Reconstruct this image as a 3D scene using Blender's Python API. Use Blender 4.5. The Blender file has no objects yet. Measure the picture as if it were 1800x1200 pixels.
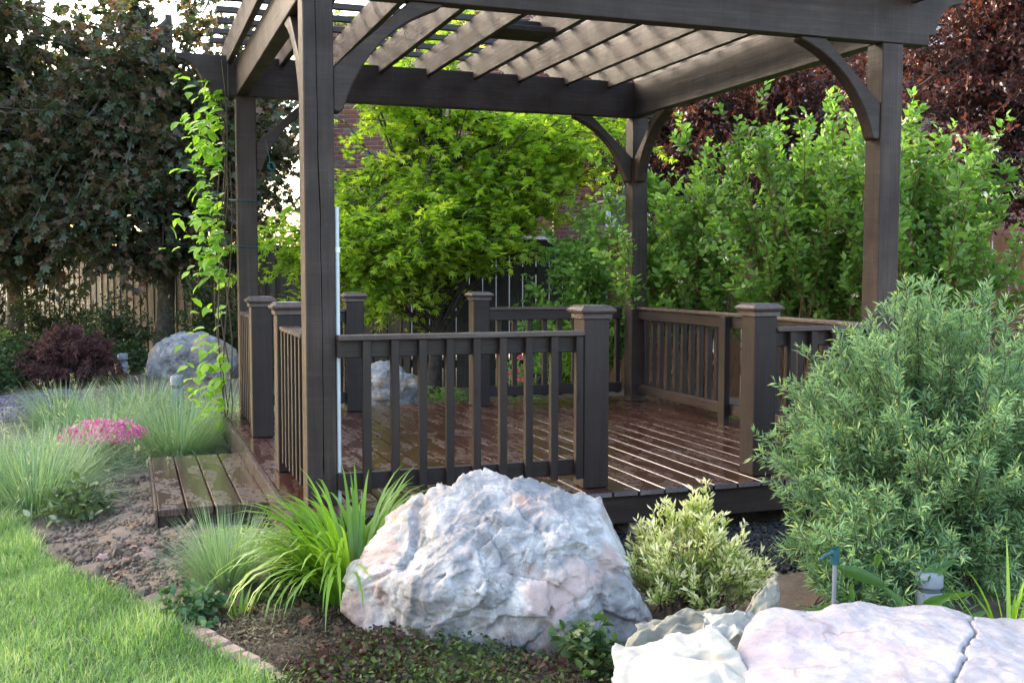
import bpy, bmesh, math, random
import numpy as np
from mathutils import Vector, Matrix, noise as mnoise

random.seed(7)
rng = np.random.default_rng(11)
scene = bpy.context.scene
col = scene.collection
R = math.radians

# ------------------------------------------------------------------ camera, sky, sun, exposure
cam_d = bpy.data.cameras.new('camera')
cam = bpy.data.objects.new('camera', cam_d)
col.objects.link(cam)
FWD = Vector((0.3366, 0.9393, -0.0662)).normalized()
RGT = Vector((0.9414, -0.3373, 0.0013)).normalized()
UPV = RGT.cross(FWD).normalized()
RGT = FWD.cross(UPV).normalized()
m = Matrix((RGT, UPV, -FWD)).transposed().to_4x4()
m.translation = Vector((-0.685, -4.825, 1.106))
cam.matrix_world = m
cam_d.sensor_width = 36.0
cam_d.lens = 36.0 * 1887.1 / 1800.0
cam_d.clip_start = 0.05
cam_d.clip_end = 600
scene.camera = cam

SUN_TO = Vector((-2.0, 2.8, 1.6)).normalized()          # towards the sun: low, behind the trees on the left
elev = math.asin(SUN_TO.z)
world = bpy.data.worlds.new('World')
scene.world = world
world.use_nodes = True
wn = world.node_tree
bg = wn.nodes['Background']
sky = wn.nodes.new('ShaderNodeTexSky')
sky.sky_type = 'NISHITA'
sky.sun_disc = False
sky.sun_elevation = elev
sky.sun_rotation = math.atan2(SUN_TO.x, SUN_TO.y)
sky.air_density = 1.0
sky.dust_density = 4.0
sky.ozone_density = 0.6
wn.links.new(sky.outputs[0], bg.inputs[0])
bg.inputs[1].default_value = 0.15
sun_d = bpy.data.lights.new('sun', 'SUN')
sun_d.energy = 1.5
sun_d.angle = R(10)
sun_d.color = (1.0, 0.93, 0.80)
sun = bpy.data.objects.new('sun', sun_d)
col.objects.link(sun)
sun.rotation_euler = (-SUN_TO).to_track_quat('-Z', 'Y').to_euler()
scene.view_settings.view_transform = 'Standard'
scene.view_settings.look = 'None'
scene.view_settings.exposure = 2.98
scene.view_settings.gamma = 1.0
scene.view_settings.use_white_balance = True          # the camera's own setting for shade
scene.view_settings.white_balance_temperature = 6750
scene.view_settings.white_balance_tint = 8
scene.cycles.max_bounces = 8
scene.cycles.transparent_max_bounces = 8

# ------------------------------------------------------------------ tags and small helpers
def tag(o, label=None, cat=None, group=None, kind=None):
    if label: o['label'] = label
    if cat: o['category'] = cat
    if group: o['group'] = group
    if kind: o['kind'] = kind
    return o

def empty(name, loc, label, cat, group=None):
    o = bpy.data.objects.new(name, None)
    o.empty_display_size = 0.1
    o.location = loc
    col.objects.link(o)
    return tag(o, label, cat, group)

def put(o, parent=None, mw=None):
    """link o, world matrix mw, child of parent (parents are unrotated)"""
    if o.name not in col.objects:
        col.objects.link(o)
    if parent is not None:
        o.parent = parent
        off = Matrix.Identity(4)
        p = parent
        t = Vector((0, 0, 0))
        while p is not None:
            t += p.location
            p = p.parent
        off = Matrix.Translation(-t)
        o.matrix_basis = off @ (mw if mw is not None else Matrix.Identity(4))
    elif mw is not None:
        o.matrix_basis = mw
    return o

def tri_mesh(name, V, F, mat=None, tint=None, smooth=False):
    V = np.asarray(V, dtype=np.float32).reshape(-1, 3)
    F = np.asarray(F, dtype=np.int32)
    k = F.shape[1]
    me = bpy.data.meshes.new(name)
    me.vertices.add(len(V))
    me.vertices.foreach_set('co', V.ravel())
    me.loops.add(F.size)
    me.loops.foreach_set('vertex_index', F.ravel())
    me.polygons.add(len(F))
    me.polygons.foreach_set('loop_start', np.arange(0, F.size, k, dtype=np.int32))
    me.polygons.foreach_set('loop_total', np.full(len(F), k, dtype=np.int32))
    if smooth:
        me.polygons.foreach_set('use_smooth', np.ones(len(F), dtype=bool))
    if tint is not None:
        a = me.attributes.new('tint', 'FLOAT', 'POINT')
        a.data.foreach_set('value', np.asarray(tint, dtype=np.float32))
    me.update(calc_edges=True)
    if mat: me.materials.append(mat)
    return me

def obj(name, me, parent=None, loc=None, mw=None):
    o = bpy.data.objects.new(name, me)
    if mw is None and loc is not None: mw = Matrix.Translation(loc)
    return put(o, parent, mw)

def nrmz(a):
    return a / np.maximum(np.linalg.norm(a, axis=-1, keepdims=True), 1e-9)

# ------------------------------------------------------------------ materials
def new_mat(name):
    mt = bpy.data.materials.new(name)
    mt.use_nodes = True
    nt = mt.node_tree
    b = nt.nodes['Principled BSDF']
    return mt, nt, b

def N(nt, t, **kw):
    n = nt.nodes.new(t)
    for k, v in kw.items():
        if k.startswith('i_'):
            n.inputs[k[2:].replace('_', ' ')].default_value = v
        else:
            setattr(n, k, v)
    return n

def ramp(nt, stops, src):
    r = nt.nodes.new('ShaderNodeValToRGB')
    e = r.color_ramp.elements
    while len(e) > 1: e.remove(e[-1])
    for i, (p, c) in enumerate(stops):
        if i == 0:
            el = e[0]; el.position = p
        else:
            el = e.new(p)
        el.color = (c[0], c[1], c[2], 1) if hasattr(c, '__len__') else (c, c, c, 1)
    nt.links.new(src, r.inputs[0])
    return r.outputs[0]

def mix(nt, fac, a, b, mode='MIX'):
    n = nt.nodes.new('ShaderNodeMix')
    n.data_type = 'RGBA'; n.blend_type = mode
    for s, v in ((n.inputs[0], fac), (n.inputs[6], a), (n.inputs[7], b)):
        if isinstance(v, bpy.types.NodeSocket): nt.links.new(v, s)
        elif hasattr(v, '__len__'): s.default_value = (v[0], v[1], v[2], 1)
        else: s.default_value = v
    return n.outputs[2]

def tex_noise(nt, scale, detail=4, rough=0.6, vec=None, dist=0.0):
    n = nt.nodes.new('ShaderNodeTexNoise')
    n.inputs['Scale'].default_value = scale
    n.inputs['Detail'].default_value = detail
    n.inputs['Roughness'].default_value = rough
    n.inputs['Distortion'].default_value = dist
    if vec is not None: nt.links.new(vec, n.inputs['Vector'])
    return n.outputs['Fac']

def obj_vec(nt, scale=(1, 1, 1), rnd=True):
    tc = nt.nodes.new('ShaderNodeTexCoord')
    mp = nt.nodes.new('ShaderNodeMapping')
    mp.inputs['Scale'].default_value = scale
    nt.links.new(tc.outputs['Object'], mp.inputs['Vector'])
    if rnd:
        oi = nt.nodes.new('ShaderNodeObjectInfo')
        mm = nt.nodes.new('ShaderNodeMath'); mm.operation = 'MULTIPLY'; mm.inputs[1].default_value = 37.0
        nt.links.new(oi.outputs['Random'], mm.inputs[0])
        cb = nt.nodes.new('ShaderNodeCombineXYZ')
        for i in range(3): nt.links.new(mm.outputs[0], cb.inputs[i])
        nt.links.new(cb.outputs[0], mp.inputs['Location'])
        return mp.outputs[0], oi.outputs['Random']
    return mp.outputs[0], None

def bump(nt, b, h, strength, dist=0.01):
    n = nt.nodes.new('ShaderNodeBump')
    n.inputs['Strength'].default_value = strength
    n.inputs['Distance'].default_value = dist
    nt.links.new(h, n.inputs['Height'])
    nt.links.new(n.outputs[0], b.inputs['Normal'])

def wood_mat(name, dark, mid, light, rough=(0.45, 0.7), wet=False, saw=0.35, grain=1.0):
    mt, nt, b = new_mat(name)
    v, rnd = obj_vec(nt, (1.2, 26 * grain, 26 * grain))
    g = tex_noise(nt, 1.6, 6, 0.65, v, 0.6)
    v2, _ = obj_vec(nt, (3, 3, 3))
    blot = tex_noise(nt, 1.3, 4, 0.6, v2)
    c = ramp(nt, [(0.25, dark), (0.5, mid), (0.78, light)], g)
    c2 = mix(nt, ramp(nt, [(0.35, 0.0), (0.7, 0.75)], blot), c, dark)
    tone = ramp(nt, [(0.0, (0.82, 0.82, 0.82)), (1.0, (1.12, 1.1, 1.08))], rnd)
    c3 = mix(nt, 1.0, c2, tone, 'MULTIPLY')
    # knots
    v3, _ = obj_vec(nt, (2.2, 9, 9))
    vo = nt.nodes.new('ShaderNodeTexVoronoi'); vo.inputs['Scale'].default_value = 1.1
    nt.links.new(v3, vo.inputs['Vector'])
    kn = ramp(nt, [(0.0, 1.0), (0.06, 0.8), (0.1, 0.0)], vo.outputs['Distance'])
    c4 = mix(nt, kn, c3, tuple(x * 0.45 for x in dark))
    vs, _ = obj_vec(nt, (34, 2.0, 2.0))
    stn = tex_noise(nt, 1.0, 3, 0.55, vs)
    if not wet: c4 = mix(nt, ramp(nt, [(0.56, 0.0), (0.74, 0.18)], stn), c4, tuple(min(1, x * 1.25) for x in light))
    v4, _ = obj_vec(nt, (140, 6, 6))
    sw = tex_noise(nt, 1.0, 2, 0.5, v4)
    hh = mix(nt, saw, g, sw)
    if wet:
        v5, _ = obj_vec(nt, (16, 34, 1))
        fine = tex_noise(nt, 1.0, 4, 0.6, v5, 0.5)                       # beads of water
        v6, _ = obj_vec(nt, (2.6, 7, 1))
        big = tex_noise(nt, 1.0, 4, 0.55, v6, 0.3)                       # standing film
        film = ramp(nt, [(0.47, 0.0), (0.51, 1.0)], big)
        beads = ramp(nt, [(0.50, 0.0), (0.55, 1.0)], fine)
        damp = mix(nt, film, mix(nt, 0.75, (0.0, 0.0, 0.0), beads), (1.0, 1.0, 1.0))
        c4 = mix(nt, damp, mix(nt, 0.10, c4, (0.20, 0.13, 0.12)), mix(nt, 0.22, c4, dark))  # pinkish tint off the film paints in sky reflection; wet parts go darker
        nt.links.new(ramp(nt, [(0.0, 0.36), (1.0, 0.17)], damp), b.inputs['Roughness'])
        b.inputs['IOR'].default_value = 1.45
        b.inputs['Coat Weight'].default_value = 0.25
        b.inputs['Coat Roughness'].default_value = 0.2
        hh = mix(nt, 0.45, mix(nt, film, hh, (0.5, 0.5, 0.5)), damp)
        bump(nt, b, hh, 0.16, 0.003)
    else:
        nt.links.new(ramp(nt, [(0.2, rough[0]), (0.8, rough[1])], blot), b.inputs['Roughness'])
        b.inputs['Specular IOR Level'].default_value = 0.3
        bump(nt, b, hh, 0.55, 0.006)
    nt.links.new(c4, b.inputs['Base Color'])
    return mt

def leaf_mat(name, stops, trans=0.4, rough=0.42, spec=0.4, hue_noise=0.0, trans_gain=1.5):
    mt, nt, b = new_mat(name)
    at = nt.nodes.new('ShaderNodeAttribute'); at.attribute_name = 'tint'
    oi = nt.nodes.new('ShaderNodeObjectInfo')
    ad = nt.nodes.new('ShaderNodeMath'); ad.operation = 'ADD'
    nt.links.new(at.outputs['Fac'], ad.inputs[0])
    if hue_noise:
        mu = nt.nodes.new('ShaderNodeMath'); mu.operation = 'MULTIPLY'; mu.inputs[1].default_value = hue_noise
        nt.links.new(oi.outputs['Random'], mu.inputs[0]); nt.links.new(mu.outputs[0], ad.inputs[1])
    else:
        ad.inputs[1].default_value = 0.0
    c = ramp(nt, stops, ad.outputs[0])
    nt.links.new(c, b.inputs['Base Color'])
    b.inputs['Roughness'].default_value = rough
    b.inputs['Specular IOR Level'].default_value = spec
    tr = nt.nodes.new('ShaderNodeBsdfTranslucent')
    tc = mix(nt, 1.0, c, (trans_gain, trans_gain * 1.08, trans_gain * 0.55), 'MULTIPLY')
    nt.links.new(tc, tr.inputs['Color'])
    ms = nt.nodes.new('ShaderNodeMixShader'); ms.inputs[0].default_value = trans
    nt.links.new(b.outputs[0], ms.inputs[1]); nt.links.new(tr.outputs[0], ms.inputs[2])
    nt.links.new(ms.outputs[0], nt.nodes['Material Output'].inputs[0])
    return mt

def plain_mat(name, colr, rough=0.6, metal=0.0, var=0.2, scale=20, spec=0.5):
    mt, nt, b = new_mat(name)
    v, _ = obj_vec(nt)
    f = tex_noise(nt, scale, 4, 0.6, v)
    lo = tuple(x * (1 - var) for x in colr); hi = tuple(min(1, x * (1 + var)) for x in colr)
    nt.links.new(ramp(nt, [(0.3, lo), (0.7, hi)], f), b.inputs['Base Color'])
    b.inputs['Roughness'].default_value = rough
    b.inputs['Metallic'].default_value = metal
    b.inputs['Specular IOR Level'].default_value = spec
    bump(nt, b, f, 0.15, 0.003)
    return mt

M = {}
M['post'] = wood_mat('stained rough sawn timber', (0.023, 0.0135, 0.0108), (0.044, 0.0275, 0.0222), (0.076, 0.051, 0.042))
M['rafter'] = wood_mat('weathered rafter timber', (0.027, 0.0185, 0.0165), (0.053, 0.038, 0.034), (0.093, 0.070, 0.063))
M['rail'] = wood_mat('brown painted railing', (0.017, 0.0098, 0.0088), (0.026, 0.0158, 0.0145), (0.038, 0.0256, 0.0238), rough=(0.38, 0.6), saw=0.15)
M['cap'] = wood_mat('sheen toned railing cap', (0.052, 0.034, 0.031), (0.088, 0.063, 0.058), (0.14, 0.108, 0.10), rough=(0.16, 0.36), saw=0.1)  # paler than the rails: wet sheen of the caps put into the colour
M['deck'] = wood_mat('wet red brown decking', (0.040, 0.014, 0.009), (0.066, 0.025, 0.017), (0.090, 0.038, 0.028), wet=True)
M['stepwood'] = wood_mat('wet step boards', (0.044, 0.026, 0.020), (0.070, 0.044, 0.035), (0.098, 0.066, 0.055), wet=True)
M['endgrain'] = wood_mat('weathered end grain', (0.07, 0.055, 0.05), (0.16, 0.14, 0.13), (0.34, 0.32, 0.31), grain=3)
M['fence'] = wood_mat('dark stained fence boards', (0.018, 0.0165, 0.0135), (0.035, 0.031, 0.026), (0.058, 0.052, 0.045), rough=(0.6, 0.85))
M['fencegrey'] = wood_mat('grey weathered fence boards', (0.022, 0.020, 0.016), (0.042, 0.038, 0.031), (0.068, 0.061, 0.051), rough=(0.7, 0.9))
M['fencetan'] = wood_mat('orange tan fence boards', (0.12, 0.055, 0.028), (0.20, 0.095, 0.048), (0.28, 0.14, 0.075), rough=(0.6, 0.85))
M['bark'] = plain_mat('grey brown bark', (0.085, 0.070, 0.056), 0.9, var=0.5, scale=14)
M['barkdark'] = plain_mat('dark bark', (0.05, 0.038, 0.034), 0.9, var=0.5, scale=20)
M['twig'] = plain_mat('twig bark', (0.10, 0.07, 0.045), 0.85, var=0.3)
M['redtwig'] = plain_mat('reddish stems', (0.16, 0.075, 0.04), 0.7, var=0.35)
M['greenstem'] = plain_mat('green stems', (0.10, 0.14, 0.035), 0.6, var=0.3)

# ------------------------------------------------------------------ geometry helpers
def box_bm(lx, ly, lz, bev=0.003, seg=1):
    bm = bmesh.new()
    bmesh.ops.create_cube(bm, size=1.0)
    for v in bm.verts:
        v.co = Vector((v.co.x * lx, v.co.y * ly, v.co.z * lz))
    if bev > 0:
        bmesh.ops.bevel(bm, geom=list(bm.edges), offset=min(bev, 0.3 * min(lx, ly, lz)), segments=seg, affect='EDGES')
    return bm

_cache = {}
def timber_mesh(L, w, h, mat, bev=0.003, endmat=None):
    key = (round(L, 3), round(w, 4), round(h, 4), mat.name, bev, endmat.name if endmat else '')
    if key in _cache: return _cache[key]
    bm = box_bm(L, w, h, bev)
    me = bpy.data.meshes.new('timber')
    if endmat:
        bm.normal_update()
        for f in bm.faces:
            if abs(f.normal.x) > 0.9: f.material_index = 1
    bm.to_mesh(me); bm.free()
    me.materials.append(mat)
    if endmat: me.materials.append(endmat)
    _cache[key] = me
    return me

def frame_from(p0, p1, up=(0, 0, 1)):
    p0, p1 = Vector(p0), Vector(p1)
    x = (p1 - p0).normalized()
    u = Vector(up)
    if abs(x.dot(u)) > 0.99: u = Vector((0, 1, 0))
    y = u.cross(x).normalized()
    z = x.cross(y)
    mt = Matrix((x, y, z)).transposed().to_4x4()
    mt.translation = (p0 + p1) / 2
    return mt

def timber(name, p0, p1, w, h, mat, parent, up=(0, 0, 1), bev=0.003, endmat=None):
    """box beam from p0 to p1 (axis through its middle), w across, h along up"""
    L = (Vector(p1) - Vector(p0)).length
    return obj(name, timber_mesh(L, w, h, mat, bev, endmat), parent, mw=frame_from(p0, p1, up))

def box_obj(name, lo, hi, mat, parent, bev=0.003, long_axis=None, endmat=None):
    lo, hi = Vector(lo), Vector(hi)
    s = hi - lo; c = (lo + hi) / 2
    ax = long_axis if long_axis is not None else max(range(3), key=lambda i: s[i])
    d = Vector((0, 0, 0)); d[ax] = s[ax] / 2
    up = (0, 0, 1) if ax != 2 else (0, 1, 0)
    if ax == 0: w, h = s.y, s.z
    elif ax == 1: w, h = s.x, s.z
    else: w, h = s.x, s.y
    return timber(name, c - d, c + d, w, h, mat, parent, up, bev, endmat)

def prism(name, pts2, thick, mat, parent, origin, ux, uz, bev=0.004):
    """outline pts2 (a,b) in plane ux,uz through origin, extruded along ux x uz by +-thick/2.  Local X runs along the longest side."""
    ux, uz = Vector(ux).normalized(), Vector(uz).normalized()
    uy = uz.cross(ux)
    bm = bmesh.new()
    fr = [bm.verts.new((a, -thick / 2, b)) for a, b in pts2]
    bk = [bm.verts.new((a, thick / 2, b)) for a, b in pts2]
    bm.faces.new(fr); bm.faces.new(bk[::-1])
    n = len(pts2)
    for i in range(n):
        j = (i + 1) % n
        bm.faces.new((fr[j], fr[i], bk[i], bk[j]))
    bmesh.ops.recalc_face_normals(bm, faces=bm.faces)
    if bev:
        ed = [e for e in bm.edges if e.is_manifold and e.calc_face_angle(0) > 0.6]
        bmesh.ops.bevel(bm, geom=ed, offset=bev, segments=1, affect='EDGES')
    me = bpy.data.meshes.new(name)
    bm.to_mesh(me); bm.free()
    me.materials.append(mat)
    mw = Matrix((ux, uy, uz)).transposed().to_4x4(); mw.translation = Vector(origin)
    return obj(name, me, parent, mw=mw)

def loft(rings, closed_ends=True):
    """rings: (K, n, 3) -> V, quads"""
    rings = np.asarray(rings); K, n, _ = rings.shape
    V = rings.reshape(-1, 3)
    F = []
    for k in range(K - 1):
        for i in range(n):
            j = (i + 1) % n
            F.append((k * n + i, k * n + j, (k + 1) * n + j, (k + 1) * n + i))
    return V, F

def pydata(name, V, F, mat, smooth=False):
    me = bpy.data.meshes.new(name)
    me.from_pydata([tuple(v) for v in V], [], [tuple(f) for f in F])
    me.update()
    if smooth:
        for p in me.polygons: p.use_smooth = True
    if mat: me.materials.append(mat)
    return me

def tubes(P, rad, sides=5):
    """P (M,K,3), rad (M,K) -> V, tri faces"""
    P = np.asarray(P, float); Mn, K, _ = P.shape
    T = nrmz(np.gradient(P, axis=1))
    ref = np.where(np.abs(T[..., 2:3]) > 0.9, np.array([1., 0, 0]), np.array([0, 0, 1.]))
    A = nrmz(np.cross(T, ref)); B = np.cross(T, A)
    an = np.linspace(0, 2 * np.pi, sides, endpoint=False)
    V = P[:, :, None, :] + rad[:, :, None, None] * (np.cos(an)[:, None] * A[:, :, None, :] + np.sin(an)[:, None] * B[:, :, None, :])
    base = (np.arange(Mn)[:, None, None] * K + np.arange(K - 1)[None, :, None]) * sides
    i = np.arange(sides)[None, None, :]; j = (i + 1) % sides
    a = base + i; b_ = base + j; c = base + sides + j; d = base + sides + i
    Fq = np.stack([a, b_, c, d], -1).reshape(-1, 4)
    F = np.concatenate([Fq[:, [0, 1, 2]], Fq[:, [0, 2, 3]]])
    return V.reshape(-1, 3), F

def tube_mesh(name, P, rad, mat, sides=5):
    V, F = tubes(P, rad, sides)
    return tri_mesh(name, V, F, mat, smooth=True)

# leaf templates: x across, y along, z normal; unit length
def T_ovate(w=0.42, fold=0.10, curl=0.12):
    V = np.array([(0, 0, 0), (w * .38, .22, fold * .6), (w * .5, .5, fold * .5), (w * .3, .78, fold * .1), (0, 1, -curl),
                  (-w * .3, .78, fold * .1), (-w * .5, .5, fold * .5), (-w * .38, .22, fold * .6), (0, .5, -.01)])
    F = np.array([(0, 1, 8), (1, 2, 8), (2, 3, 8), (3, 4, 8), (4, 5, 8), (5, 6, 8), (6, 7, 8), (7, 0, 8)])
    return V, F
def T_ov4(w=0.45, fold=0.10, curl=0.10):
    V = np.array([(0, 0, 0), (w * .5, .45, fold * .6), (0, 1, -curl), (-w * .5, .45, fold * .6), (0, .45, -.01), (w * .32, .75, 0.0), (-w * .32, .75, 0.0)])
    F = np.array([(0, 1, 4), (0, 4, 3), (4, 1, 5), (4, 5, 2), (4, 2, 6), (4, 6, 3)])
    return V, F
def T_lance(w=0.14, curl=0.10):
    V = np.array([(0, 0, 0), (w * .5, .45, .03), (-w * .5, .45, .03), (w * .32, .75, -.01), (-w * .32, .75, -.01), (0, 1, -curl)])
    F = np.array([(0, 1, 2), (1, 3, 2), (2, 3, 4), (3, 5, 4)])
    return V, F
def T_small(w=0.5):
    V = np.array([(0, 0, 0), (w * .5, .5, .06), (0, 1, -.05), (-w * .5, .5, .06)])
    F = np.array([(0, 1, 2), (0, 2, 3)])
    return V, F
def T_palmate(lobes, wid, notch=0.35):
    V = [(0, 0.0, 0)]; F = []
    for a, l in lobes:
        d = np.array([math.sin(a), math.cos(a)]); p = np.array([d[1], -d[0]])
        o = np.array([0, .25 if l > 0.3 else .2])
        o = np.array([0, .22])
        i0 = len(V)
        b0 = np.array([0, .05])
        m1 = o + d * l * notch + p * wid * l; m2 = o + d * l * notch - p * wid * l; t = o + d * l
        V += [(b0[0], b0[1], 0.01), (m1[0], m1[1], .03), (t[0], t[1], -.07), (m2[0], m2[1], .03)]
        F += [(i0, i0 + 1, i0 + 2), (i0, i0 + 2, i0 + 3)]
    return np.array(V, float), np.array(F)
def T_norway():
    V, F = T_palmate([(0, .78), (.95, .68), (-.95, .68), (1.9, .5), (-1.9, .5)], .30, .42)
    return V, np.delete(F, [6, 9], 0)
def T_japan():
    return T_palmate([(0, .78), (.6, .70), (-.6, .70), (1.3, .55), (-1.3, .55)], .14, .42)

def scatter(T, F, pos, ax, nr, size):
    Y = nrmz(ax); Z = nrmz(nr - (nr * Y).sum(-1, keepdims=True) * Y); X = np.cross(Y, Z)
    s = np.asarray(size).reshape(-1, 1, 1)
    V = pos[:, None, :] + s * (T[None, :, 0:1] * X[:, None] + T[None, :, 1:2] * Y[:, None] + T[None, :, 2:3] * Z[:, None])
    n, k = len(pos), len(T)
    FF = (np.arange(n)[:, None, None] * k + F[None]).reshape(-1, F.shape[1])
    return V.reshape(-1, 3), FF, k

def leaf_mesh(name, T, pos, ax, nr, size, tint, mat):
    V, F, k = scatter(T[0], T[1], pos, ax, nr, size)
    return tri_mesh(name, V, F, mat, np.repeat(tint, k))

def blades(root, dirn, L, W, lean, curl, seg=4, fold=0.0, power=1.0):
    """root (N,3), dirn (N,2) horizontal unit; returns V, F(tri), k"""
    n = len(root)
    d3 = np.concatenate([dirn, np.zeros((n, 1))], 1); up = np.array([0, 0, 1.])
    side = np.stack([-dirn[:, 1], dirn[:, 0], np.zeros(n)], 1)
    pts = [root]; tg = []
    for s in range(seg):
        th = lean + curl * ((s + .5) / seg) ** power
        t = np.sin(th)[:, None] * d3 + np.cos(th)[:, None] * up
        tg.append(t); pts.append(pts[-1] + t * (L / seg)[:, None])
    rows = []
    prof = [0.7] + [1.0 - 0.9 * ((s / seg) ** 2.2) for s in range(1, seg)]
    for s in range(seg):
        w = (W * prof[s] * .5)[:, None]
        rows += [pts[s] - side * w, pts[s] + side * w]
    rows.append(pts[-1])
    V = np.stack(rows, 1)
    k = 2 * seg + 1
    F = []
    for s in range(seg - 1):
        a = 2 * s
        F += [(a, a + 1, a + 3), (a, a + 3, a + 2)]
    F.append((2 * seg - 2, 2 * seg - 1, 2 * seg))
    F = np.array(F)
    FF = (np.arange(n)[:, None, None] * k + F[None]).reshape(-1, 3)
    return V.reshape(-1, 3), FF, k

def rand_dir(n, zlo=-1, zhi=1):
    z = rng.uniform(zlo, zhi, n); a = rng.uniform(0, 2 * np.pi, n); r = np.sqrt(1 - z * z)
    return np.stack([r * np.cos(a), r * np.sin(a), z], 1)

def bez(p0, p1, p2, K):
    t = np.linspace(0, 1, K)[None, :, None]
    return (1 - t) ** 2 * p0[:, None] + 2 * t * (1 - t) * p1[:, None] + t ** 2 * p2[:, None]

def sample_paths(P, n, tmin=0.0, tmax=1.0):
    Mn, K, _ = P.shape
    t = rng.uniform(tmin, tmax, (Mn, n)) * (K - 1)
    i = np.minimum(t.astype(int), K - 2); f = (t - i)[..., None]
    m_ = np.arange(Mn)[:, None]
    pos = P[m_, i] * (1 - f) + P[m_, i + 1] * f
    tan = nrmz(P[m_, i + 1] - P[m_, i])
    return pos.reshape(-1, 3), tan.reshape(-1, 3), (t / (K - 1)).reshape(-1)

def twigs_from(P, n, length, tmin=0.35, along=0.6, rnd=0.8, up=0.2, out=None, outw=0.5, droop=0.15, K=3, flatz=1.0):
    pos, tan, tt = sample_paths(P, n, tmin, 1.0)
    d = tan * along + rand_dir(len(pos)) * rnd + np.array([0, 0, up])
    if out is not None:
        d = d + nrmz(pos - np.asarray(out)) * outw
    d = d * np.array([1, 1, flatz])
    d = nrmz(d)
    L = length * rng.uniform(.55, 1.25, len(pos))
    end = pos + d * L[:, None]; mid = pos + d * (L * .5)[:, None] + np.array([0, 0, 1.]) * (droop * L * .5)[:, None]
    end = end - np.array([0, 0, 1.]) * (droop * L)[:, None]
    return bez(pos, mid, end, K)

def leaves_on(P, n, tmin=0.05, spread=0.9, up=0.6, flat=0.6, droop=0.0):
    pos, tan, tt = sample_paths(P, n, tmin, 1.0)
    per = rand_dir(len(pos)); per = nrmz(per - (per * tan).sum(1, keepdims=True) * tan)
    ax = nrmz(tan * (1 - spread * .5) + per * spread - np.array([0, 0, droop]))
    nr = nrmz(rand_dir(len(pos)) * (1 - flat) + np.array([0, 0, 1.]) * flat + per * .15)
    return pos, ax, nr, tt

def in_ellipsoid(n, c, r, bias=0.5, zmin=None):
    out = []
    while len(out) < n:
        d = rand_dir(1)[0]; rad = rng.uniform(0, 1) ** bias
        p = np.array(c) + d * rad * np.array(r)
        if zmin is None or p[2] > zmin: out.append(p)
    return np.array(out)

GZ = -0.26
def ground_z(x, y):
    """bed mound beside the step and the gentle rise towards the deck"""
    z = GZ
    z += 0.09 * math.exp(-(((x + 0.45) / 0.45) ** 2 + ((y - 0.7) / 1.5) ** 2))
    z += 0.05 * math.exp(-(((x - 0.3) / 0.8) ** 2 + ((y + 0.6) / 0.6) ** 2))
    if y > 4.2: z += 0.06 * min(1, (y - 4.2) / 3)
    return z
def gz_arr(P):
    return np.array([ground_z(x, y) for x, y in P])

# ------------------------------------------------------------------ ground
def soil_mat():
    mt, nt, b = new_mat('damp garden soil')
    v, _ = obj_vec(nt, rnd=False)
    f = tex_noise(nt, 9, 8, 0.7, v); g = tex_noise(nt, 60, 5, 0.7, v); h = tex_noise(nt, 1.1, 3, 0.5, v)
    c = ramp(nt, [(0.3, (0.075, 0.052, 0.037)), (0.5, (0.18, 0.132, 0.095)), (0.72, (0.33, 0.255, 0.19))], mix(nt, 0.5, f, g))
    c = mix(nt, ramp(nt, [(0.4, 0.0), (0.62, 0.6)], h), c, (0.10, 0.072, 0.052))
    nt.links.new(c, b.inputs['Base Color'])
    b.inputs['Roughness'].default_value = 0.9
    bump(nt, b, mix(nt, 0.5, f, g), 0.9, 0.02)
    return mt
M['soil'] = soil_mat()
def lawn_mat():
    mt, nt, b = new_mat('lawn thatch')
    v, _ = obj_vec(nt, rnd=False)
    f = tex_noise(nt, 120, 4, 0.7, v); g = tex_noise(nt, 2.5, 3, 0.5, v)
    c = ramp(nt, [(0.3, (0.03, 0.06, 0.012)), (0.7, (0.09, 0.15, 0.03))], mix(nt, 0.35, f, g))
    nt.links.new(c, b.inputs['Base Color'])
    b.inputs['Roughness'].default_value = 0.8
    bump(nt, b, f, 0.8, 0.02)
    return mt
M['lawn'] = lawn_mat()

def axis_pts(lo, hi, step, far_lo, far_hi):
    a = list(np.arange(lo, hi + 1e-6, step))
    s, x = step, lo
    left = []
    while x > far_lo:
        s *= 1.35; x -= s; left.append(x)
    s, x = step, hi
    right = []
    while x < far_hi:
        s *= 1.35; x += s; right.append(x)
    return np.array(left[::-1] + a + right)
gx = axis_pts(-1.9, 2.8, 0.042, -160, 160); gy = axis_pts(-2.5, 3.2, 0.042, -160, 160)
XX, YY = np.meshgrid(gx, gy, indexing='ij')
ZZ = np.zeros_like(XX)
for i in range(len(gx)):
    for j in range(len(gy)):
        x, y = gx[i], gy[j]
        z = ground_z(x, y)
        if -2.2 < x < 3 and -3 < y < 5:
            z += 0.022 * mnoise.fractal(Vector((x * 6, y * 6, 3.1)), 1.0, 2.0, 5)
        ZZ[i, j] = z
nx, ny = len(gx), len(gy)
idx = np.arange(nx * ny).reshape(nx, ny)
Fg = np.stack([idx[:-1, :-1], idx[1:, :-1], idx[1:, 1:], idx[:-1, 1:]], -1).reshape(-1, 4)
tag(obj('ground', tri_mesh('ground', np.stack([XX, YY, ZZ], -1).reshape(-1, 3), Fg, M['soil'], smooth=True)), kind='structure')

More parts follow.
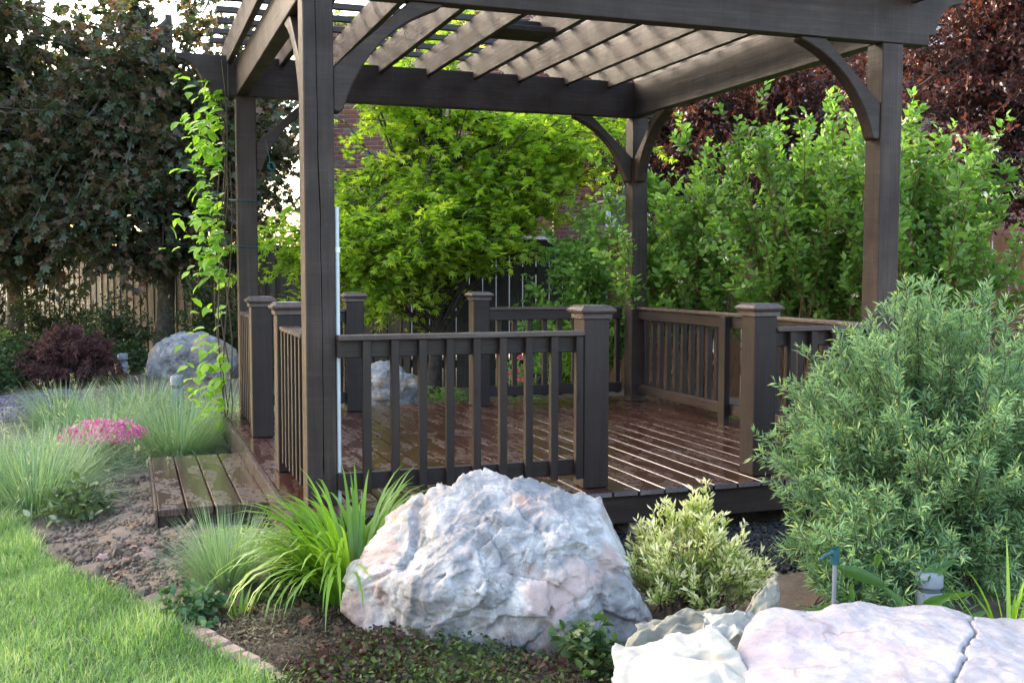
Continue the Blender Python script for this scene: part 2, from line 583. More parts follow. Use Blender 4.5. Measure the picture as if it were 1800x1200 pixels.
EDGE = np.array([(-14, 9), (-4.2, 8), (-3.6, 2.0), (-3.1, 0.4), (-1.9, -0.05), (-1.27, -0.33), (-0.71, -0.58), (-0.1, -0.83), (0.23, -1.0), (0.6, -1.1), (1.17, -1.22),
                 (2.5, -1.36), (4, -1.6), (5.8, -1.9), (9, -2.7), (14, -4.0)])
def edge_x(y): return np.interp(y, EDGE[:, 0], EDGE[:, 1])
rows = np.concatenate([np.arange(-14, -4, 1.0), np.arange(-4, 6, 0.08), np.arange(6, 14.1, 1.0)])
offs = np.array([0, .05, .1, .2, .35, .6, 1.0, 1.6, 2.6, 5, 12, 24])
LV = np.array([[(edge_x(y) - o, y, ground_z(edge_x(y) - o, y) + 0.012 + 0.012 * min(1, o * 8)) for o in offs] for y in rows])
nr_, nc_ = LV.shape[:2]
idx = np.arange(nr_ * nc_).reshape(nr_, nc_)
Fl = np.stack([idx[:-1, 1:], idx[:-1, :-1], idx[1:, :-1], idx[1:, 1:]], -1).reshape(-1, 4)
tag(obj('lawn', tri_mesh('lawn', LV.reshape(-1, 3), Fl, M['lawn'], smooth=True)), kind='structure')

# dark lava gravel strip along the deck
def gravel():
    n = 5200
    T = np.array([(1, 0, 0), (-.5, .8, 0), (-.5, -.8, 0), (0, 0, .9), (.1, .1, -.7)], float)
    F = np.array([(0, 1, 3), (1, 2, 3), (2, 0, 3), (1, 0, 4), (2, 1, 4), (0, 2, 4)])
    y = rng.uniform(-0.75, 0.12, n); x = rng.uniform(0.5, 3.6, n)
    P = np.stack([x, y, gz_arr(np.stack([x, y], 1)) + 0.008], 1)
    V, FF, k = scatter(T, F, P, rand_dir(n), rand_dir(n), rng.uniform(.010, .024, n))
    return tri_mesh('gravel', V, FF, plain_mat('dark lava gravel', (0.022, 0.022, 0.024), 0.85, var=0.5))
tag(obj('gravel', gravel()), 'dark crushed gravel under the front edge of the deck', 'gravel', kind='stuff')

# ------------------------------------------------------------------ house
def brick_mat():
    mt, nt, b = new_mat('red brick')
    at = nt.nodes.new('ShaderNodeAttribute'); at.attribute_name = 'tint'
    oi = nt.nodes.new('ShaderNodeObjectInfo')
    ad = nt.nodes.new('ShaderNodeMath'); ad.operation = 'ADD'
    nt.links.new(at.outputs['Fac'], ad.inputs[0]); nt.links.new(oi.outputs['Random'], ad.inputs[1])
    fr = nt.nodes.new('ShaderNodeMath'); fr.operation = 'FRACT'; nt.links.new(ad.outputs[0], fr.inputs[0])
    c = ramp(nt, [(0.0, (0.20, 0.065, 0.045)), (0.4, (0.27, 0.09, 0.06)), (0.7, (0.23, 0.085, 0.065)), (0.9, (0.19, 0.12, 0.105)), (1.0, (0.25, 0.17, 0.14))], fr.outputs[0])
    v, _ = obj_vec(nt); f = tex_noise(nt, 40, 4, 0.6, v)
    nt.links.new(mix(nt, 0.35, c, mix(nt, 1.0, c, f, 'MULTIPLY')), b.inputs['Base Color'])
    b.inputs['Roughness'].default_value = 0.88
    bump(nt, b, f, 0.4, 0.004)
    return mt
M['brick'] = brick_mat()
M['mortar'] = plain_mat('mortar', (0.42, 0.39, 0.35), 0.9, var=0.12, scale=30)
M['limestone'] = plain_mat('pale cast stone', (0.50, 0.47, 0.43), 0.85, var=0.25, scale=14)
M['white'] = plain_mat('white window frame', (0.72, 0.72, 0.70), 0.45, var=0.05)
def glass_mat():
    mt, nt, b = new_mat('dark window glass')
    b.inputs['Base Color'].default_value = (0.10, 0.12, 0.14, 1)
    b.inputs['Roughness'].default_value = 0.06
    b.inputs['IOR'].default_value = 1.5
    return mt
M['glass'] = glass_mat()
M['shingle'] = plain_mat('grey roof shingle', (0.14, 0.13, 0.125), 0.9, var=0.4, scale=18)

H0 = Vector((4.86, 9.90, 0))                        # corner of the brick bay
HL = Vector((-0.845, 0.541, 0)).normalized()        # along the bay front, to the left
HN = Vector((-0.541, -0.845, 0)).normalized()       # bay front faces this way
house = empty('brick_house', (H0.x, H0.y, GZ), 'red brick house with pale stone base behind the fence', 'house')
CAM_P = cam.matrix_world.translation.copy()
def to_px(p):
    d = Vector(p) - CAM_P; z = d.dot(FWD)
    return 900 + 1887.1 * d.dot(RGT) / z, 600 - 1887.1 * d.dot(UPV) / z
BK = (0.203, 0.095, 0.057)
bm_ = box_bm(*BK, bev=0.004)
brick_me = bpy.data.meshes.new('brick'); bm_.to_mesh(brick_me); bm_.free(); brick_me.materials.append(M['brick'])
WIN = [(845, 320, 990, 410), (1135, 330, 1190, 405), (1255, 150, 1340, 225), (1150, 330, 1190, 420)]
n_single = [0]
def brick_wall(o, along, nrm, length, z0, z1, holes=()):
    # mortar core
    c = o + along * (length / 2) - nrm * 0.16
    mw = Matrix((along, -nrm, Vector((0, 0, 1)))).transposed().to_4x4(); mw.translation = (c.x, c.y, (z0 - 1.7 + z1) / 2)
    segs = [(0, length, z0 - 1.7, z1)] if not holes else []
    if holes:
        s0 = 0
        for (a, b_, ha, hb) in sorted(holes):
            segs.append((s0, a, z0 - 1.7, z1)); segs.append((a, b_, z0 - 1.7, ha)); segs.append((a, b_, hb, z1)); s0 = b_
        segs.append((s0, length, z0 - 1.7, z1))
    for (a, b_, za, zb) in segs:
        if b_ - a < 0.01 or zb - za < 0.01: continue
        bmx = box_bm(b_ - a, 0.30, zb - za, bev=0)
        me = bpy.data.meshes.new('mortar_core'); bmx.to_mesh(me); bmx.free(); me.materials.append(M['mortar'])
        mm = mw.copy(); q = o + along * ((a + b_) / 2) - nrm * 0.16; mm.translation = (q.x, q.y, (za + zb) / 2)
        obj('mortar_core', me, house, mw=mm)
    PV, PT = [], []
    bv = np.array([v.co[:] for v in brick_me.vertices])
    bf = [tuple(p.vertices) for p in brick_me.polygons]
    FF = []
    cz = z0; r = 0
    while cz + 0.057 < z1:
        free = [(0.0, length)]
        for h in holes:
            if h[2] - .05 < cz < h[3]:
                nf = []
                for (u, w) in free:
                    if u < h[0]: nf.append((u, min(w, h[0])))
                    if w > h[1]: nf.append((max(u, h[1]), w))
                free = nf
        s = -(0.1065 if r % 2 else 0.0)
        while s < length:
            for (u, w) in free:
                q0, q1 = max(s, u), min(s + .203, w)
                if q1 - q0 < .03: continue
                a = (q0 + q1) / 2; sx = (q1 - q0) / .203
                p = o + along * a - nrm * (0.045 - rng.uniform(-.003, .003)); p = Vector((p.x, p.y, cz + .0285))
                px, py = to_px(p)
                if n_single[0] < 290 and any(k[0] < px < k[2] and k[1] < py < k[3] for k in WIN):
                    mm = mw.copy(); mm.translation = p
                    obj('brick', brick_me, house, mw=mm @ Matrix.Diagonal((sx, 1, 1, 1))); n_single[0] += 1
                else:
                    base = len(PV) * len(bv)
                    wv = bv[:, 0:1] * sx * np.array(along)[None] + bv[:, 1:2] * np.array(-nrm)[None] + bv[:, 2:3] * np.array([[0, 0, 1.]]) + np.array(p)[None]
                    PV.append(wv); PT.append(rng.uniform()); FF += [tuple(i + base for i in f) for f in bf]
            s += 0.213
        cz += 0.0677; r += 1
    if PV:
        me = pydata('brickwork', np.concatenate(PV), FF, M['brick'])
        at = me.attributes.new('tint', 'FLOAT', 'POINT'); at.data.foreach_set('value', np.repeat(np.array(PT, dtype=np.float32), len(bv)))
        o2 = obj('brickwork', me, house); o2['kind'] = 'stuff'
brick_wall(H0, HL, HN, 3.6, 1.62, 4.9)
HS = -HL.cross(Vector((0, 0, 1))) if False else Vector((0.541, 0.845, 0))
brick_wall(H0 + HS * 0.101, HS, -HL, 1.75, 1.62, 4.9)
C2 = H0 + HS * 1.85
WH = [(0.85, 1.6, 1.75, 3.2), (3.2, 4.6, 2.0, 3.7), (6.4, 7.4, 2.2, 3.8)]
brick_wall(C2, -HL, HN, 8.6, 1.55, 4.35, WH)
def stone_course(o, along, nrm, length, z, h, proud, name='stone_ledge'):
    mw = Matrix((along, -nrm, Vector((0, 0, 1)))).transposed().to_4x4()
    n = int(length / 0.6) + 1
    for i in range(n):
        L = length / n - 0.006
        q = o + along * (length * (i + .5) / n) - nrm * (0.04 - proud / 2)
        bmx = box_bm(L, 0.10 + proud, h, bev=0.006)
        me = bpy.data.meshes.new(name); bmx.to_mesh(me); bmx.free(); me.materials.append(M['limestone'])
        mm = mw.copy(); mm.translation = (q.x, q.y, z + h / 2)
        obj(name, me, house, mw=mm)
stone_course(H0 + HN * .012, HL, HN, 3.6, 1.36, 0.25, 0.05)
stone_course(H0 - HL * .052 + HS * .08, HS, -HL, 1.6, 1.36, 0.25, 0.05)
stone_course(C2 + HN * .012, -HL, HN, 8.6, 1.30, 0.24, 0.05)
stone_course(H0 + HL * 0.10 + HN * .008, HL, HN, 0.42, 2.02, 0.20, 0.03, 'stone_block')
for (a, b_, za, zb) in WH:
    q = C2 - HL * ((a + b_) / 2)
    mw = Matrix((-HL, -HN, Vector((0, 0, 1)))).transposed().to_4x4(); mw.translation = (q.x, q.y, (za + zb) / 2)
    w, h = b_ - a, zb - za
    bmx = bmesh.new()
    for (cx, cz, sx, sz) in [(-w / 2 + .04, 0, .08, h), (w / 2 - .04, 0, .08, h), (0, h / 2 - .04, w - .162, .08), (0, -h / 2 + .04, w - .162, .08), (0, 0, .05, h - .162)]:
        g = bmesh.ops.create_cube(bmx, size=1.0)
        for v in g['verts']: v.co = Vector((v.co.x * sx + cx, v.co.y * .09 + .06, v.co.z * sz + cz))
    me = bpy.data.meshes.new('window'); bmx.to_mesh(me); bmx.free(); me.materials.append(M['white'])
    wo = obj('window', me, house, mw=mw)
    for sx in (-1, 1):
        bmx = box_bm(w / 2 - .11, .012, h - .165, bev=0)
        me = bpy.data.meshes.new('pane'); bmx.to_mesh(me); bmx.free(); me.materials.append(M['glass'])
        p = bpy.data.objects.new('pane', me); col.objects.link(p); p.parent = wo
        p.location = (sx * (w / 4 - .03 + .02), .085, 0)
# eaves over the long wall
q0 = C2 - HL * -0.3; q1 = C2 - HL * 8.9
prism('eave', [(-.02, 0), (-.02, .16), (9.2, .16), (9.2, 0)], 0.55, M['white'], house, q0 + HN * .20 + Vector((0, 0, 4.36)), -HL, (0, 0, 1), bev=0)
prism('roof', [(0, 0), (9.3, 0), (9.0, 2.0), (0.3, 2.0)], 0.06, M['shingle'], house, q0 + HN * .5 + Vector((0, 0, 4.53)), -HL, (-HN * .82 + Vector((0, 0, .57))), bev=0)

# ------------------------------------------------------------------ fences
def fence(p0, p1, z0, z1, mats, label, cap=True, cap_h=0.14, face=1, w=0.142):
    p0 = Vector((p0[0], p0[1], 0)); p1 = Vector((p1[0], p1[1], 0))
    al = (p1 - p0).normalized(); L = (p1 - p0).length
    nr = Vector((al.y, -al.x, 0)) * face
    f = empty('board_fence', (p0.x, p0.y, z0), label, 'fence')
    n = int(L / (w + .006))
    for i in range(n):
        c = p0 + al * ((i + .5) * L / n) + nr * (0.012 if i % 2 else 0.0)
        j = random.uniform(-.015, .015)
        timber('board', (c.x, c.y, z0 - .05), (c.x, c.y, z1 + (j if not cap else 0)), 0.02, w * random.uniform(.96, 1.0), random.choice(mats), f, up=(al.x, al.y, 0), bev=.002)
    for zz in (z0 + .25, z1 - .3):
        a = p0 - nr * .035; b = p1 - nr * .035
        timber('rail', (a.x, a.y, zz), (b.x, b.y, zz), .038, .09, mats[0], f)
    k = max(2, int(L / 2.4) + 1)
    for i in range(k):
        c = p0 + al * (L * i / (k - 1)) - nr * .11
        timber('post', (c.x, c.y, z0 - .1), (c.x, c.y, z1), .09, .09, mats[0], f, up=(al.x, al.y, 0))
    if cap:
        a = p0 + nr * .036; b = p1 + nr * .036
        timber('trim_board', (a.x, a.y, z1 - cap_h / 2 + .01), (b.x, b.y, z1 - cap_h / 2 + .01), .024, cap_h, mats[0], f)
        timber('cap_board', (p0.x, p0.y, z1 + .03), (p1.x, p1.y, z1 + .03), .14, .035, mats[0], f)
    return f
fence((-3.2, 21.5), (2.32, 6.95), -.2, 1.42, [M['fence'], M['fencegrey'], M['fence']], 'grey weathered board fence behind the dark maple tree', cap=False)
fence((2.36, 6.86), (4.35, 6.22), -.2, 1.40, [M['fence'], M['fence'], M['fence']], 'dark capped board fence below the brick bay')
fence((4.40, 6.15), (8.8, 1.6), -.2, 1.45, [M['fencetan']], 'orange brown board fence behind the white flowering shrubs', cap=False)

# ------------------------------------------------------------------ deck
BP = 0.1432; BX0 = 1.2971 - 9 * BP
deck = empty('deck', (1.8, 1.85, -.2), 'low wet red brown timber deck under the pergola', 'deck')
NB = 25
for i in range(NB):
    x0 = BX0 + i * BP + .003; x1 = BX0 + (i + 1) * BP - .003
    j = random.uniform(-.006, .006)
    box_obj('deck_board', (x0, 0.0 + j * .4, -.028 + random.uniform(-.0008, .0008)), (x1, 3.75 + j, 0.0 + random.uniform(-.0012, 0)), M['deck'], deck, bev=.0035, long_axis=1, endmat=M['endgrain'])
DX1 = BX0 + NB * BP
box_obj('fascia', (.05, .022, -.168), (DX1 - .03, .06, -.029), M['post'], deck, long_axis=0)
box_obj('fascia', (.05, 3.69, -.168), (DX1 - .03, 3.728, -.029), M['post'], deck, long_axis=0)
box_obj('fascia', (-.022, -.012, -.168), (.006, 3.76, .003), M['cap'], deck, long_axis=1)
box_obj('fascia', (DX1 - .03, -.004, -.168), (DX1 + .004, 3.75, -.029), M['post'], deck, long_axis=1)
for i in range(8):
    y = .3 + i * .45
    box_obj('joist', (.06, y, -.168), (DX1 - .04, y + .038, -.03), M['post'], deck, long_axis=0, bev=0)
for xx in (.25, 1.8, 3.4):
    for yy in (.15, 1.8, 3.55):
        box_obj('footing', (xx - .07, yy - .03, -.30), (xx + .07, yy + .11, -.168), M['limestone'], deck, bev=.004)

# step
step = empty('deck_step', (-.28, 1.5, -.25), 'low wet four board wooden step beside the deck', 'step')
for i in range(4):
    x0 = -.565 + i * .1365
    box_obj('step_board', (x0 + .004, .725 + random.uniform(-.004, .004), -.122), (x0 + .1335, 2.30, -.082 + random.uniform(-.001, .001)), M['stepwood'], step, bev=.005, long_axis=1)
box_obj('side_board', (-.578, .735, -.27), (-.563, 2.29, -.086), M['cap'], step, long_axis=1)
box_obj('side_board', (-.56, .745, -.27), (-.03, .783, -.123), M['post'], step, long_axis=0)
box_obj('side_board', (-.56, 2.25, -.27), (-.03, 2.288, -.123), M['post'], step, long_axis=0)

# ------------------------------------------------------------------ newel posts
NW = 0.1387
cap_prof = [(.0700, 0), (.0795, 0), (.0795, .020), (.0850, .026), (.0965, .036), (.0970, .044), (.0860, .053), (.0745, .059), (.0735, .066), (.0, .0695)]
def newel(x, y, label):
    e = empty('newel_post', (x + NW / 2, y + NW / 2, 0), label, 'post', 'capped newel posts of the deck railing')
    box_obj('shaft', (x, y, .001), (x + NW, y + NW, .863), M['rail'], e, bev=.005, long_axis=2)
    rings = []
    for h, z in cap_prof[:-1]:
        rings.append([(-h, -h, z), (h, -h, z), (h, h, z), (-h, h, z)])
    V, F = loft(rings)
    V = list(map(tuple, V)) + [(0, 0, cap_prof[-1][1])]
    k = len(V) - 1; b = (len(rings) - 1) * 4
    F = F + [(b + i, b + (i + 1) % 4, k) for i in range(4)] + [(3, 2, 1, 0)]
    obj('cap', pydata('newel_cap', V, F, M['cap']), e, loc=(x + NW / 2, y + NW / 2, .8631))
    return e
newel(1.4726, .1182, 'capped newel post ending the front railing behind the large boulder')
newel(2.463, .1182, 'capped newel post beside the feathery blue green willow')
newel(1.954, 3.458, 'capped newel post ending the back railing that has pink flowers behind it')
newel(.916, 3.458, 'capped newel post at the back of the deck by the rough grey rock')
newel(.0769, 2.368, 'capped newel post on the far side of the step opening')
newel(.0769, 1.083, 'capped newel post on the near side of the step opening')

# ------------------------------------------------------------------ railings
def railing(p0, p1, out, label, first=0.10, pitch=0.1345, mid_post=None, cap_over=0.0):
    """p0->p1 along the middle of the rails, out = side the balusters are on"""
    p0 = Vector((p0[0], p0[1], 0)); p1 = Vector((p1[0], p1[1], 0))
    al = (p1 - p0).normalized(); L = (p1 - p0).length; o = Vector((out[0], out[1], 0))
    r = empty('railing', (p0 + p1) / 2, label, 'railing', 'sections of the deck railing')
    def T(name, s0, s1, off, z, w, h, mat):
        a = p0 + al * s0 + o * off; b = p0 + al * s1 + o * off
        timber(name, (a.x, a.y, z), (b.x, b.y, z), w, h, mat, r, bev=.004)
    T('cap_rail', -cap_over, L + cap_over, .014, .790, .100, .024, M['cap'])
    T('top_rail', 0, L, -.0, .7365, .038, .083, M['rail'])
    T('bottom_rail', 0, L, -.0, .110, .038, .080, M['rail'])
    s = first
    while s < L - .02:
        c = p0 + al * s + o * .0385
        if not (mid_post and abs(s - mid_post) < .09):
            timber('baluster', (c.x, c.y, .055), (c.x, c.y, .777), .0385, .0385, M['rail'], r, up=(al.x, al.y, 0), bev=.003)
        s += pitch
    if mid_post:
        c = p0 + al * mid_post - o * .043
        timber('mid_post', (c.x, c.y, .001), (c.x, c.y, .777), .045, .088, M['rail'], r, up=(al.x, al.y, 0), bev=.004)
    return r
railing((.234, .168), (1.4726, .168), (0, -1), 'front railing section between the corner post and the boulder side newel', first=.131, pitch=.1353)
railing((2.602, .168), (3.30, .168), (0, -1), 'short front railing section half hidden by the feathery willow', first=.10)
railing((3.375, .325), (3.375, 3.317), (1, 0), 'long right side railing in front of the white flowering shrubs', first=.12, pitch=.128, mid_post=1.555)
railing((.150, .325), (.150, 1.083), (-1, 0), 'short left railing section between the near post and the step opening', first=.09, pitch=.125)
railing((.150, 2.507), (.150, 3.317), (-1, 0), 'short left railing section below the climbing vine', first=.09, pitch=.125)
railing((2.093, 3.515), (3.30, 3.515), (0, 1), 'back railing section with pink flowers behind it', first=.11)
railing((.234, 3.515), (.916, 3.515), (0, 1), 'short back railing section between the vine post and the grey rock', first=.11)

# ------------------------------------------------------------------ pergola
perg = empty('pergola', (1.767, 1.82, 0), 'dark brown timber pergola with curved knee braces and rafters', 'pergola')
PW = .14
XA, XB, YA, YB = .0937, 3.2996, .185, 3.317
ZB, ZT = 2.371, 2.658
for (x, y) in ((XB, YA), (XA, YB), (XB, YB)):
    box_obj('post', (x, y, .001), (x + PW, y + PW, ZB + .002), M['post'], perg, bev=.006, long_axis=2)
# near post with its long drying crack
def cracked_post():
    K = 70
    rings = []
    for k in range(K):
        z = .001 + (ZB + .001) * k / (K - 1)
        cx = .074 + .006 * math.sin(z * 2.1) + .004 * mnoise.noise(Vector((z * 4, 0, 1))) - .010 * (z / 2.4)
        w = .0016 * (1 + mnoise.noise(Vector((z * 3, 5, 0)))) + .0004
        if z < .15: w = .0004
        h = PW
        b = .005
        rings.append([(b, 0, z), (cx - w, 0, z), (cx, .022, z), (cx + w, 0, z), (h - b, 0, z), (h, b, z), (h, h - b, z), (h - b, h, z), (b, h, z), (0, h - b, z), (0, b, z)])
    # local X is the long axis, as in the other timbers
    V, F = loft(rings)
    V = np.array(V)
    V2 = np.stack([V[:, 2], V[:, 0] - PW / 2, -(V[:, 1] - PW / 2)], 1)
    n = 11
    F = [tuple(f) for f in F] + [tuple(range(n - 1, -1, -1)), tuple(range((K - 1) * n, K * n))]
    me = pydata('post', V2, F, M['post'])
    mw = Matrix(((0, 0, 1), (1, 0, 0), (0, -1, 0))).transposed().to_4x4()
    # columns: local X->world Z, local Y->world X, local Z->world -Y
    mw = Matrix(((0, 1, 0, XA + PW / 2), (0, 0, -1, YA + PW / 2), (1, 0, 0, 0), (0, 0, 0, 1)))
    return obj('post', me, perg, mw=mw)
cracked_post()
def tail(x0, s):
    """profile of an ornamental beam end at x0 pointing towards s (+1/-1); from bottom to top"""
    pts = [(x0, 0.0), (x0, .058), (x0 + s * .045, .060)]
    for k in range(1, 9):
        a = k / 8 * math.pi / 2
        pts.append((x0 + s * (.045 + .180 * (1 - math.cos(a))), .060 + .188 * math.sin(a)))
    pts.append((x0 + s * .232, .286))
    return pts
def beam_profile(a, b, h=.287):
    l = tail(a, -1); r = tail(b, 1)
    sc = h / .287
    return [(x, z * sc) for x, z in r] + [(x, z * sc) for x, z in l[::-1]]
prism('beam', beam_profile(-.094, 3.607), .09, M['post'], perg, (0, .222, ZB), (1, 0, 0), (0, 0, 1))
prism('beam', beam_profile(-.094, 3.607), .09, M['post'], perg, (0, 3.362, ZB), (1, 0, 0), (0, 0, 1))
box_obj('beam', (XA + .001, .269, ZB + .004), (XA + .09, 3.315, ZT - .062), M['post'], perg, bev=.004, long_axis=1)
box_obj('beam', (XB + .001, .269, ZB + .004), (XB + .09, 3.315, ZT + .004), M['rafter'], perg, bev=.004, long_axis=1)
def rafter_profile():
    h = .185
    return beam_profile(-.03, 3.55, h)
for x in (.03, .405, .78, 1.15, 1.525, 1.905, 2.275, 2.68, 3.062, 3.475):
    prism('rafter', rafter_profile(), .04, M['rafter'], perg, (x + .02, 0.0, 2.60), (0, 1, 0), (0, 0, 1), bev=.003)
ly = -.12
while ly < 3.75:
    box_obj('lath', (-.085 + random.uniform(-.02, .02), ly - .02, 2.7862), (3.66 + random.uniform(-.02, .02), ly + .02, 2.826), M['rafter'], perg, bev=.003, long_axis=0)
    ly += .1675 * 2
box_obj('blocking', (1.566, 1.60, 2.605), (1.904, 1.86, 2.64), M['post'], perg, bev=.003, long_axis=0)
box_obj('blocking', (1.566, 1.86, 2.605), (1.904, 1.90, 2.73), M['post'], perg, bev=.003, long_axis=0)
# curved knee braces: outline (a = distance from the post, b = height)
def brace(origin, ux):
    pts = [(0, 1.845), (.025, 1.835), (.045, 1.845)]
    for k in range(1, 10):
        t = k / 10
        p0, p1, p2 = np.array([.045, 1.845]), np.array([.16, 2.22]), np.array([.52, 2.352])
        q = (1 - t) ** 2 * p0 + 2 * t * (1 - t) * p1 + t * t * p2
        pts.append(tuple(q))
    pts += [(.52, 2.352), (.528, ZB + .003), (.37, ZB + .003), (0, 2.04)]
    return prism('knee_brace', pts, .088, M['post'], perg, origin, ux, (0, 0, 1), bev=.006)
brace((XA + PW - .001, .24, 0), (1, 0, 0))
brace((XB + .001, .24, 0), (-1, 0, 0))
brace((XA + PW - .001, YB + .06, 0), (1, 0, 0))
brace((XB + .001, YB + .06, 0), (-1, 0, 0))
brace((XA + .055, YA + PW - .001, 0), (0, 1, 0))
brace((XB + .055, YB + .001, 0), (0, -1, 0))

# white conduit on the near post
def tube_obj(name, pts, r, mat, parent=None, sides=10):
    P = np.array(pts, float)[None]
    o = obj(name, tube_mesh(name, P, np.full(P.shape[:2], r), mat, sides), parent)
    return o
M['pvc'] = plain_mat('pale grey pvc conduit', (0.50, 0.53, 0.55), 0.4, var=0.06)
cd = empty('conduit', (.245, .21, 0), 'pale grey plastic conduit on the side of the near pergola post', 'pipe')
tube_obj('pipe', [(.247, .205, .0), (.247, .205, .45), (.246, .205, .9), (.246, .205, 1.40)], .0105, M['pvc'], cd)
for z in (1.20, .12):
    tube_obj('clip', [(.247, .205, z - .012), (.247, .205, z), (.247, .205, z + .012)], .0135, M['white'], cd)

# ------------------------------------------------------------------ rocks
def rock_mat(name, whites, patch, strength=0.8, sc=1.0, warm=0.5):
    mt, nt, b = new_mat(name)
    v, _ = obj_vec(nt, rnd=False)
    n1 = tex_noise(nt, 3.2 * sc, 8, 0.62, v, 0.8); n2 = tex_noise(nt, 7 * sc, 7, 0.7, v, 1.6)
    n3 = tex_noise(nt, 2.1 * sc, 5, 0.6, v, 0.4); n4 = tex_noise(nt, 26 * sc, 6, 0.7, v)
    c = ramp(nt, [(0.35, whites[0]), (0.49, whites[1]), (0.59, whites[2]), (0.74, whites[3])], mix(nt, 0.45, n1, n2))
    c = mix(nt, ramp(nt, [(0.53, 0.0), (0.62, warm)], n3), c, patch)
    # dark streaks and seams
    vo = nt.nodes.new('ShaderNodeTexVoronoi'); vo.feature = 'DISTANCE_TO_EDGE'; vo.inputs['Scale'].default_value = 3.0 * sc
    mv = nt.nodes.new('ShaderNodeMix'); mv.data_type = 'VECTOR'; mv.inputs[0].default_value = 0.18
    nn = nt.nodes.new('ShaderNodeTexNoise'); nn.inputs['Scale'].default_value = 5 * sc; nn.inputs['Detail'].default_value = 5
    nt.links.new(v, nn.inputs['Vector']); nt.links.new(v, mv.inputs[4]); nt.links.new(nn.outputs['Color'], mv.inputs[5])
    nt.links.new(mv.outputs[1], vo.inputs['Vector'])
    seam = ramp(nt, [(0.0, 1.0), (0.012, 0.7), (0.03, 0.0)], vo.outputs['Distance'])
    c = mix(nt, mix(nt, 1.0, seam, ramp(nt, [(0.45, 0.0), (0.6, 0.55)], n3), 'MULTIPLY'), c, (0.16, 0.095, 0.06))
    c = mix(nt, ramp(nt, [(0.60, 0.0), (0.72, 0.5)], n4), c, whites[0])
    nt.links.new(c, b.inputs['Base Color'])
    b.inputs['Roughness'].default_value = 0.62
    rn = nt.nodes.new('ShaderNodeTexNoise'); rn.noise_type = 'RIDGED_MULTIFRACTAL'
    rn.inputs['Scale'].default_value = 5.5 * sc; rn.inputs['Detail'].default_value = 7; rn.inputs['Roughness'].default_value = 0.62
    nt.links.new(mv.outputs[1], rn.inputs['Vector'])
    v8 = nt.nodes.new('ShaderNodeTexVoronoi'); v8.inputs['Scale'].default_value = 11 * sc
    nt.links.new(mv.outputs[1], v8.inputs['Vector'])
    h = mix(nt, 0.45, mix(nt, 0.5, mix(nt, 0.5, n1, n2), n4), mix(nt, 0.5, ramp(nt, [(0.0, 0.0), (1.0, 1.0)], rn.outputs['Fac']), v8.outputs['Distance']))
    bump(nt, b, h, strength, 0.045)
    return mt
M['rock'] = rock_mat('pale lavender grey rock', [(0.105, 0.10, 0.105), (0.27, 0.255, 0.255), (0.52, 0.49, 0.475), (0.70, 0.665, 0.64)], (0.38, 0.245, 0.21), warm=.75)
M['rockflat'] = rock_mat('almost white slab', [(0.20, 0.175, 0.185), (0.31, 0.28, 0.29), (0.38, 0.35, 0.36), (0.43, 0.405, 0.41)], (0.30, 0.225, 0.25), 0.5, 1.3)
M['rockfar'] = rock_mat('mottled grey tan rock', [(0.10, 0.095, 0.10), (0.26, 0.245, 0.25), (0.42, 0.40, 0.395), (0.56, 0.53, 0.51)], (0.42, 0.28, 0.17), 1.0, 1.9, 0.9)

def ico(sub):
    bm = bmesh.new(); bmesh.ops.create_icosphere(bm, subdivisions=sub, radius=1.0)
    V = np.array([v.co[:] for v in bm.verts]); F = np.array([[v.index for v in f.verts] for f in bm.faces]); bm.free()
    return V, F

def polytope(dirs, sil, depth, fronts, g, extra=16):
    pl = []
    n = len(sil)
    for i in range(n):
        p, q = np.array(sil[i]), np.array(sil[(i + 1) % n])
        e = q - p
        nn = np.array([e[1], -e[0]]); nn = nn / (np.linalg.norm(nn) + 1e-9)
        d = nn @ p
        if d < 0: nn, d = -nn, -d
        # keep only edges of the outer hull
        if np.max(np.array(sil) @ nn) > d + .012: continue
        b = g.uniform(-.22, .22)
        v = np.array([nn[0], b, nn[1]]); L = np.linalg.norm(v)
        pl.append((v / L, d / L))
    for v, d in fronts:
        v = np.array(v, float); pl.append((v / np.linalg.norm(v), d))
    pl.append((np.array([0, 1., 0]), depth)); pl.append((np.array([0, .7, .7]), depth))
    A = np.array([p[0] for p in pl]); D = np.array([p[1] for p in pl])
    def rad(A, D):
        k = dirs @ A.T
        t = np.where(k > 1e-3, D[None] / np.maximum(k, 1e-3), 9.0)
        return t.min(1)
    P = dirs * rad(A, D)[:, None]
    for i in range(extra):
        v = g.normal(size=3); v[1] = -abs(v[1]) * .9 - .25; v /= np.linalg.norm(v)
        A = np.vstack([A, v]); D = np.append(D, np.max(P @ v) * g.uniform(.90, .955))
    return dirs * rad(A, D)[:, None]

